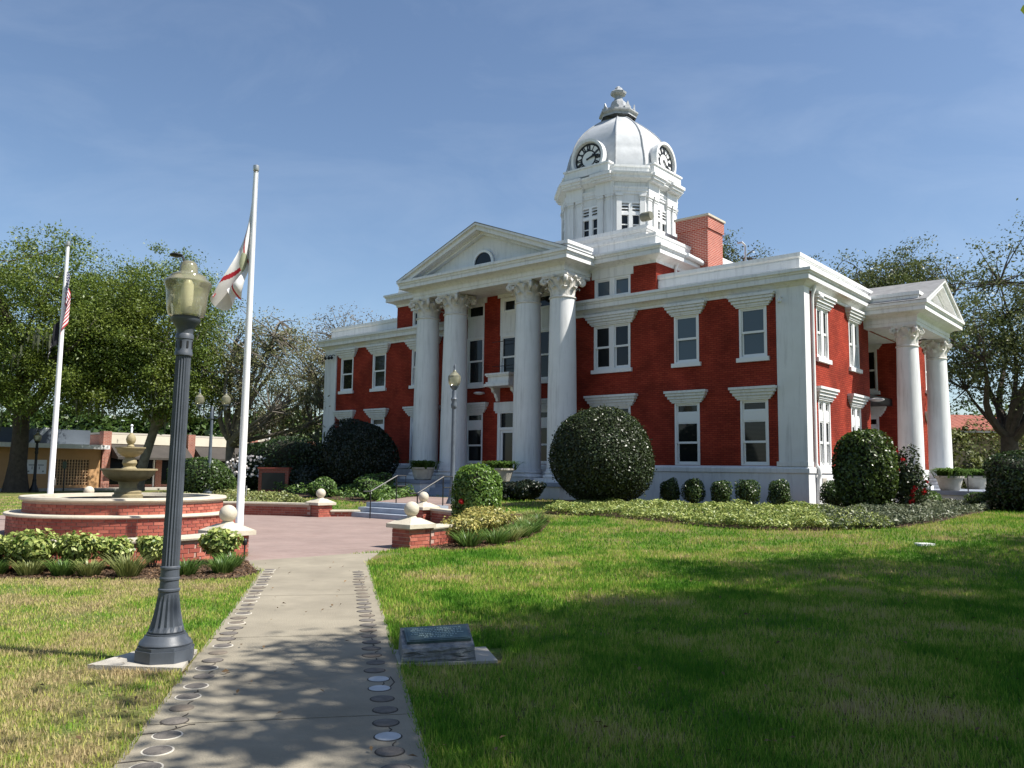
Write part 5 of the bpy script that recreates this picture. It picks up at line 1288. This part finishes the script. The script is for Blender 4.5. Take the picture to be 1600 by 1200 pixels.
# ground cover: countless small variegated plants in one mat
def cover(name, label, A, B, n, lm, size, h, seed, w=(0, 1)):
    r = np.random.default_rng(seed); A, B = np.array(A, float), np.array(B, float); t = r.random(n); s = w[0]+(w[1]-w[0])*r.random(n)
    f = lambda P: np.stack([np.interp(t, np.linspace(0, 1, len(P)), P[:,0]), np.interp(t, np.linspace(0, 1, len(P)), P[:,1])], -1)
    p = f(A)*(1-s[:,None])+f(B)*s[:,None]
    k = np.sin(p[:,0]*2.3+1)*np.sin(p[:,1]*1.9)+.6*np.sin(p[:,0]*5.1)*np.sin(p[:,1]*4.3+2)
    hh = h*np.clip(.75+.45*k, .2, 1.5)*(r.random(n)**.5)
    C = np.concatenate([p, (hz(p[:,0], p[:,1])+.02+hh)[:,None]], 1)
    D = unit(np.stack([r.normal(0,.6,n), r.normal(0,.6,n)-.2, np.full(n,.9)], 1))
    V, F = leaf_quads(C, D, size, .38, .45, r)
    tag(link(name, raw_mesh(name, V, F, lm)), label, 'ground cover', kind='stuff')
cover('ground_cover', 'pale variegated ground cover along the front bed edge', fb_a[:7], [(1.9,27.2),(4.2,27.3),(6.2,26.2),(7.4,25.0),(8.2,24.2),(8.9,23.6),(9.6,23.0)], 42000, L_var, .10, .22, 1)
cover('ground_cover', 'green and white ground cover round the right corner of the bed', fb_a[5:], [(9.0,24.6),(9.9,24.0),(11.2,25.0),(13.4,27.6),(16.6,30.2)], 24000, leaf_mat('green_white_leaf', (.025,.05,.016), (.24,.26,.16), .25, .1, .45), .10, .24, 2)
# planters
fern = lambda o, z, rr_, n, seed: (lambda r: link('plants', raw_mesh('plants', *blades(r.normal(0, rr_*.35, (n,3))*np.array([1,1,.1])+np.array([0,0,z]), unit(np.concatenate([r.normal(0,1,(n,2)), np.zeros((n,1))],1))*r.uniform(.3,1.1,(n,1)), .85, .075, .72, r), L_fern), o))(np.random.default_rng(seed))
pot_m = mat('pale_concrete_pot', (.52,.49,.42), .85, color2=(.38,.35,.29), scale=5, bump=.2, bscale=30)
for i, (lx, ly, zz, r_, lab) in enumerate(((-15.45,-2.95,1.125,.52,'pale concrete planter with trailing ferns at the left side of the front stairs'), (-11.0,-2.95,1.125,.52,'pale concrete planter with ferns at the right side of the front stairs'), (2.87,6.35,1.052,.47,'pale bowl planter on the side porch, nearer one'), (2.75,11.35,1.052,.47,'pale bowl planter on the side porch, farther one'))):
    x, y, _ = W(lx, ly); o = thing('planter', lab, 'planter', (x, y, zz), 0, 'concrete planters on the porches')
    MB().lathe([(r_*.62,0),(r_*.70,.03),(r_*.84,.26),(r_*.95,.44),(r_*1.04,.46),(r_*1.04,.53),(r_*.92,.53),(r_*.88,.45),(.001,.45)], 12 if i < 2 else 28).build('pot', pot_m, o, i > 1)
    fern(o, .46, r_, 520, 1+i)
# soft mixed undergrowth before the far wall (cannot be told apart)
cover('undergrowth', 'mixed low plants growing below the brick sign', [(x, y) for x, y in arc(7.3, 66, 112, 8)], [(-7.8,30.5),(-8.8,33),(-10.2,35.5),(-12.5,36.8),(-15,35.5),(-16,32)], 9000, L_liry, .14, .32, 4)
cover('undergrowth', 'mixed shrubs and leaves under the dark round bush', [W(-11.6,-8.7)[:2], W(-13,-7.3)[:2], W(-16,-6.8)[:2], W(-20,-6.4)[:2], W(-25,-4.9)[:2]], [W(-14.4,-4.2)[:2], W(-17,-3.3)[:2], W(-19,-1.5)[:2], W(-22,-1.2)[:2], W(-26,-1.2)[:2]], 9000, L_lir, .15, .42, 6)

# ------------------------------------------------------------------ trees
def spline(a, b, bend, n, r):
    a, b = np.array(a, float), np.array(b, float); L = np.linalg.norm(b-a); t = np.linspace(0, 1, n)[:,None]
    off = r.normal(0, bend*L, 3); off2 = r.normal(0, bend*L*.4, 3)
    return a*(1-t)+b*t+off*np.sin(np.pi*t)*.5+off2*np.sin(2*np.pi*t)*.5
def tree(name, label, base, fork, trunk_r, blobs, nlimb, ntwig, nclump, per, csize, leaf, lm, seed, group='trees round the courthouse', lean=(0,0), bm=None, moss=0, thin=.55, aspect=.5, stems=1, shell=.45):
    """blobs: crown ellipsoids (cx,cy,cz,rx,ry,rz) relative to the base"""
    r = np.random.default_rng(seed); bm = bm or bark
    o = thing(name, label, 'tree', base, 0, group)
    vol = np.array([b[3]*b[4]*b[5] for b in blobs]); pb = vol/vol.sum()
    def sample(n, lo):
        k = r.choice(len(blobs), n, p=pb); B = np.array(blobs)[k]; d = dirs(n, r); q = (lo+(1-lo)*r.random(n))[:,None]
        return B[:,:3]+d*B[:,3:]*q*(1+.10*r.normal(0, 1, (n,1)).clip(-1,1))
    mb = MB(); f = np.array([lean[0], lean[1], fork])
    tr = spline((0,0,-.2), f, .03, 7, r); rad = [trunk_r*(1.5 if i == 0 else 1.15 if i == 1 else 1-.04*i) for i in range(7)]
    mb.tube([tuple(p) for p in tr], rad, 12)
    ends = sample(nlimb, .55); tips = []
    for e in ends:
        st_ = f+np.array([0,0,-.15*fork*r.random()]); p = spline(st_, e, .12, 8, r); r0 = trunk_r*r.uniform(.38,.6)
        mb.tube([tuple(q) for q in p], list(np.linspace(r0, .035, 8)), 7); tips.append((p, r0))
    cl = sample(nclump, shell)
    for k in range(ntwig):
        e = cl[k % nclump]; bp = min(((np.linalg.norm(p[i]-e)+(.6 if i < 3 else 0), p[i], i) for p, _ in tips[::max(1, len(tips)//10)] for i in range(2, 8)), key=lambda q: q[0])
        p = spline(bp[1], e, .10, 5, r); mb.tube([tuple(q) for q in p], list(np.linspace(.045, .012, 5)), 4, False)
    mb.build('trunk', bm, o, True)
    n = nclump*per
    C = np.repeat(cl, per, 0)+r.normal(0, 1, (n,3))*np.array([csize, csize, csize*thin])*(.5+r.random((nclump,1)).repeat(per, 0))
    N = unit(C-np.repeat(cl, per, 0))*.5+np.array([0,0,.55])
    V, F = leaf_quads(C, N, leaf, aspect, .75, r)
    link('crown', raw_mesh('crown', V, F, lm), o)
    if moss:
        c = cl[r.choice(nclump, moss)]; c = c[c[:,2] < np.quantile(cl[:,2], .55)]; n = len(c)*7
        C = np.repeat(c, 7, 0)+r.normal(0, .35, (n,3))*np.array([1,1,.3]); L = r.uniform(.3, 1.3, n)[:,None]; a = r.uniform(0, 6.28, n); s = np.stack([np.cos(a), np.sin(a), 0*a], 1)*.035
        dn = np.array([0,0,-1.0]); V = np.stack([C-s, C+s, C+dn*L*.5+s*1.6, C+dn*L+s*.2, C+dn*L*.5-s*1.6], 1).reshape(-1,3); F = np.arange(5*n).reshape(-1,5)
        tag(link('hanging_moss', raw_mesh('hanging_moss', V, F, L_moss), o), kind='stuff')
    return o
tree('oak_tree', 'massive dark green live oak with thick trunk at the left edge', (-28.0,46.8,0), 5.0, .50, [(1.2,-.3,9.9,6.0,5,4.9),(-5,0,8.6,5,5,4.2),(5,0,9.0,3.6,4,4.0),(2,-2,6.0,4.5,3,2.0)], 14, 120, 900, 150, .52, .155, L_oak, 3, moss=70)
tree('oak_tree', 'green live oak with pale slanting trunk behind the fountain', (-21.3,47.2,0), 4.2, .30, [(1.3,0,9.2,3.6,4,4.6),(-2.5,0,8.2,3,3.6,3.6),(2.8,0,6.4,2.4,3,2.4),(-.5,-1,5.6,3.5,2.5,1.6)], 11, 110, 620, 150, .48, .150, L_oak, 8, lean=(.9,0), bm=bark_pale, moss=60)
tree('oak_tree', 'open olive brown tree with bare limbs left of the courthouse', (-16.2,47.5,0), 3.2, .32, [(2.8,0,6.6,4.6,4,3.8),(1.0,0,8.4,3.2,3,2.6),(5.2,-1,4.6,2.6,2.5,1.7)], 22, 620, 420, 46, .44, .14, L_olive, 21, moss=40, bm=bark_pale)
tree('bare_tree', 'nearly leafless tree rising behind the left wing of the courthouse', (-15.5,70,0), 6.5, .30, [(1.5,0,10.6,6.8,5,4.6),(6,0,11.3,3,3,3.6)], 22, 700, 500, 26, .6, .17, L_dry, 33, bm=bark_pale)
tree('slender_tree', 'thin grey green tree top rising beside the brick chimney', (17.3,62,0), 9, .22, [(-.7,0,16.8,1.5,1.4,4.0),(2.0,0,16.0,1.2,1.2,3.4)], 9, 220, 170, 46, .34, .19, L_grey, 41, shell=.15)
tree('oak_tree', 'open crowned oak behind the right wing, left of its neighbour', (23.2,56,0), 8, .32, [(0,0,13.4,3.6,4,3.8),(3.4,0,13.6,2.6,3,3)], 12, 300, 300, 44, .44, .20, L_grey, 49, shell=.25)
tree('oak_tree', 'taller open crowned oak behind the side portico', (28.6,58,0), 9, .36, [(0,0,14.8,3.8,4,4.2),(-3,0,12.6,2.6,3,3),(2.4,0,11.5,3,3,3.6)], 13, 320, 340, 46, .44, .20, L_grey, 53, shell=.25)
tree('oak_tree', 'dark forked live oak with twisting trunks at the right edge', (25.6,42.2,.3), 3.3, .50, [(1.5,0,9.0,5.6,5,5.2),(-1.2,0,7.2,2.6,3,2.6),(4.5,0,6.5,3,3,2.6)], 13, 340, 480, 62, .44, .17, L_grey, 61, shell=.25)
tree('shade_tree', 'broad live oak shading the right lawn and walk from outside the picture', (10.9,3.2,0), 4.2, .42, [(-1.0,1.5,8.7,5.6,4.6,2.0),(2.6,-1.5,8.8,4.5,4.5,2.4),(.6,2.4,8.6,4.2,3.4,1.8)], 14, 120, 900, 170, .46, .19, L_oak, 71)
tree('shade_tree', 'second live oak shading the far right lawn from outside the picture', (15.4,9.6,0), 4.4, .40, [(-2.0,.0,9.4,4.6,4.6,2.0),(3,1.5,9.2,4.5,5,2.4)], 12, 100, 420, 130, .42, .19, L_oak, 77)
# unseen oaks added behind the camera, keeping low sky and bounce off the front
src = [o for o in scene.objects if o.name == 'shade_tree'][0]
for x, y, rz, lab in ((-7.5,-12,1.9,'added unseen live oak behind the camera, straight behind the walk'), (-21,-5,.6,'added unseen live oak behind the camera, far off to the left'), (4.5,-15,3.3,'added unseen live oak behind the camera, right of the walk'), (-13.5,-24,4.4,'added unseen live oak, second row behind the camera')):
    c = src.copy(); col.objects.link(c); c.location = (x, y, 0); c.rotation_euler = (0, 0, rz); c['label'] = lab
    for ch in src.children:
        d2 = ch.copy(); col.objects.link(d2); d2.parent = c
# understorey masses far off, nothing to tell apart
def mass(label, pts, n, lm, size, seed):
    r = np.random.default_rng(seed); B = np.array(pts, float); k = r.choice(len(B), n, p=(B[:,3]*B[:,5])/(B[:,3]*B[:,5]).sum()); d = dirs(n, r)
    d[:,1] = -abs(d[:,1]); d = unit(d)
    C = B[k,:3]+d*B[k,3:]*(.75+.3*r.random((n,1)))*lumpy(d, seed, .25)[:,None]
    V, F = leaf_quads(C[C[:,2] > .1], d[C[:,2] > .1]+np.array([0,0,.3]), size, .6, .6, r)
    tag(link('treeline', raw_mesh('treeline', V, F, lm)), label, 'trees', kind='stuff')
mass('far green trees behind the shops', [(-60,78,2.5,10,3,6),(-46,80,2,8,3,5.2),(-35,78,2,7,3,4.6),(-25,80,2,8,3,5.0),(-12,82,2,8,3,5.4),(-2,85,2,8,3,5)], 60000, L_box, .7, 1)
mass('olive undergrowth below the forked oak', [(27.5,51,1.5,4,2,4.4),(33.5,52,1.3,4,2,3.9),(23.5,54,1.5,3.5,2,3.8),(38.5,51,1.3,4,2,3.6)], 22000, leaf_mat('undergrowth_leaf', (.05,.07,.014), (.17,.19,.05), .3, .06, .5), .22, 2)
mass('far green trees behind the red tiled roof', [(30,90,3,9,3,7.5),(44,88,3,9,3,7),(58,92,3,11,3,8),(74,92,3,10,3,8)], 14000, L_box, .45, 3)

# fallen leaves and bark chips too many to tell apart
def litter(name, label, px, py, size, lm, dz):
    n = len(px); C = np.stack([px, py, hz(px, py)+dz+rng.uniform(0, .012, n)], 1)
    V, F = leaf_quads(C, np.tile([[0, 0, 1.0]], (n, 1)), size, .5, .25)
    tag(link(name, raw_mesh(name, V, F, lm)), label, 'leaf litter', kind='stuff')
lx_ = rng.uniform(-7, 6, 520); ly_ = rng.uniform(3, 14, 520)
litter('fallen_leaves', 'scattered dry oak leaves on the lawn and walk', lx_, ly_, .05, leaf_mat('dry_leaf', (.10,.065,.035), (.26,.17,.09), .2, .05, .5), .035)
bx_ = rng.uniform(-10.5, 1.2, 90000); by_ = rng.uniform(11.4, 25, 90000); kk = inside(bx_, by_, list(map(tuple, BEDS[0]))) | inside(bx_, by_, list(map(tuple, BEDS[1])))
litter('bark_chips', 'brown bark chips covering the planting beds by the plaza', bx_[kk], by_[kk], .05, leaf_mat('bark_chip', (.045,.028,.017), (.22,.135,.08), .05, .04, .6), .022)
# ------------------------------------------------------------------ grass
def grass_mat():
    m = bpy.data.materials.new('grass_blade'); m.use_nodes = True; nt = m.node_tree
    for n_ in list(nt.nodes): nt.nodes.remove(n_)
    out = nt.nodes.new('ShaderNodeOutputMaterial'); tc = nt.nodes.new('ShaderNodeTexCoord'); g = nt.nodes.new('ShaderNodeNewGeometry')
    n1 = nt.nodes.new('ShaderNodeTexNoise'); n1.inputs['Scale'].default_value = .55; n1.inputs['Detail'].default_value = 8; n1.inputs['Roughness'].default_value = .72
    nt.links.new(tc.outputs['Object'], n1.inputs['Vector'])
    ad = nt.nodes.new('ShaderNodeMath'); ad.operation = 'MULTIPLY_ADD'; ad.inputs[1].default_value = .26; nt.links.new(g.outputs['Random Per Island'], ad.inputs[0])
    sb = nt.nodes.new('ShaderNodeMath'); sb.operation = 'SUBTRACT'; sb.inputs[1].default_value = .13; sx = nt.nodes.new('ShaderNodeSeparateXYZ'); nt.links.new(tc.outputs['Object'], sx.inputs[0])
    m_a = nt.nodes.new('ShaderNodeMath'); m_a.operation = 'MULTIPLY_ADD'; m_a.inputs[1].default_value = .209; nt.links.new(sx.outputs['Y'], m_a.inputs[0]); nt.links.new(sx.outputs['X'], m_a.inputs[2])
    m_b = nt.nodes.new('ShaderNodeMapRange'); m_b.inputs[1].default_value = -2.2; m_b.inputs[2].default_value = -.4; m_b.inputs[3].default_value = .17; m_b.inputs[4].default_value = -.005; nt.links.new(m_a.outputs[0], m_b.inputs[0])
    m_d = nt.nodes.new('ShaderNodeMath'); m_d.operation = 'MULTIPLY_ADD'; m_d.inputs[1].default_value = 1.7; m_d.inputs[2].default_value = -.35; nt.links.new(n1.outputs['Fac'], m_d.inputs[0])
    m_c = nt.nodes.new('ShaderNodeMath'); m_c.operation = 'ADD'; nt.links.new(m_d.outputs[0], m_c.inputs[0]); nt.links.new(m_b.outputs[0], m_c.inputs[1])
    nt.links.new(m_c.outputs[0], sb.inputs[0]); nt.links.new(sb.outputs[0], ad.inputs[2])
    r1 = nt.nodes.new('ShaderNodeValToRGB'); e = r1.color_ramp.elements
    e[0].position = .30; e[0].color = (.075,.205,.023,1); e[1].position = .76; e[1].color = (.52,.42,.23,1)
    x = e.new(.50); x.color = (.195,.355,.042,1); x = e.new(.60); x.color = (.42,.45,.10,1)
    nt.links.new(ad.outputs[0], r1.inputs['Fac'])
    d = nt.nodes.new('ShaderNodeBsdfDiffuse'); t = nt.nodes.new('ShaderNodeBsdfTranslucent'); nt.links.new(r1.outputs['Color'], d.inputs[0]); nt.links.new(r1.outputs['Color'], t.inputs[0])
    mx = nt.nodes.new('ShaderNodeMixShader'); mx.inputs[0].default_value = .35; nt.links.new(d.outputs[0], mx.inputs[1]); nt.links.new(t.outputs[0], mx.inputs[2]); nt.links.new(mx.outputs[0], out.inputs[0])
    return m
WALK = [(WL(-5)+.03,-5),(WR(-5)-.03,-5),(WR(14.28)-.03,14.28),(-1.95,15.9),(-4.6,14.4),(WL(12.8)+.03,12.8)]
BLD = [W(*p)[:2] for p in ((-26.6,-2.4),(.1,-2.4),(.1,5.8),(4.3,5.8),(4.3,18),(-26.6,18))]
LAND = [W(*p)[:2] for p in ((-11.3,-10),(-7.8,-10),(-11.3,-3.6),(-15.2,-3.6))]
Vs, Fs = [], []; off_ = 0
zones = [(2.4,5.5,4600,.066,.0085),(5.5,8,3400,.066,.0095),(8,12,1900,.066,.012),(12,17,850,.066,.016),(17,24,420,.075,.020),(24,40,110,.08,.034)]
for y0, y1, den, hgt, wid in zones:
    x0, x1 = -.66*y1-2.2, .66*y1+2.2; n = int((x1-x0)*(y1-y0)*den)
    px = rng.uniform(x0, x1, n); py = rng.uniform(y0, y1, n)
    k = np.abs(px) < .66*py+2.2
    for poly in (WALK, BLD, LAND, *[list(map(tuple, b)) for b in BEDS]): k &= ~inside(px, py, poly)
    k &= np.hypot(px-PLAZA[0], py-PLAZA[1]) > 8.2
    k &= ~((abs(px+2.9) < .40) & (abs(py-6.9) < .28)); k &= ~((abs(px+.52) < .46) & (abs(py-7.22) < .36))
    bare = np.sin(px*1.7+.6*np.sin(py*2.1))*np.sin(py*1.3+.8*np.sin(px*1.9)); k &= rng.random(n) > np.clip((bare-.45)*1.3, 0, .75)*np.where(px < WL(py), 1.0, .45)
    px, py = px[k], py[k]; n = len(px); a = rng.uniform(0, 6.28, n); ln = rng.uniform(0, .7, n); h = hgt*rng.uniform(.45, 1.25, n)
    h = h*np.where(px < WL(py), .62, 1.0)
    z = hz(px, py); w = wid*rng.uniform(.7, 1.3, n)/2
    B = np.stack([px, py, z], 1); sd = np.stack([np.cos(a)*w, np.sin(a)*w, 0*a], 1); b2 = rng.uniform(0, 6.28, n)
    tip = B+np.stack([np.cos(b2)*h*ln, np.sin(b2)*h*ln, h*np.sqrt(1-.6*ln*ln)], 1)
    Vs.append(np.stack([B-sd, B+sd, tip], 1).reshape(-1, 3)); Fs.append(np.arange(3*n).reshape(-1, 3)+off_); off_ += 3*n
tag(link('grass', raw_mesh('grass', np.concatenate(Vs), np.concatenate(Fs), grass_mat())), 'short green and straw coloured lawn grass', 'grass', kind='stuff')
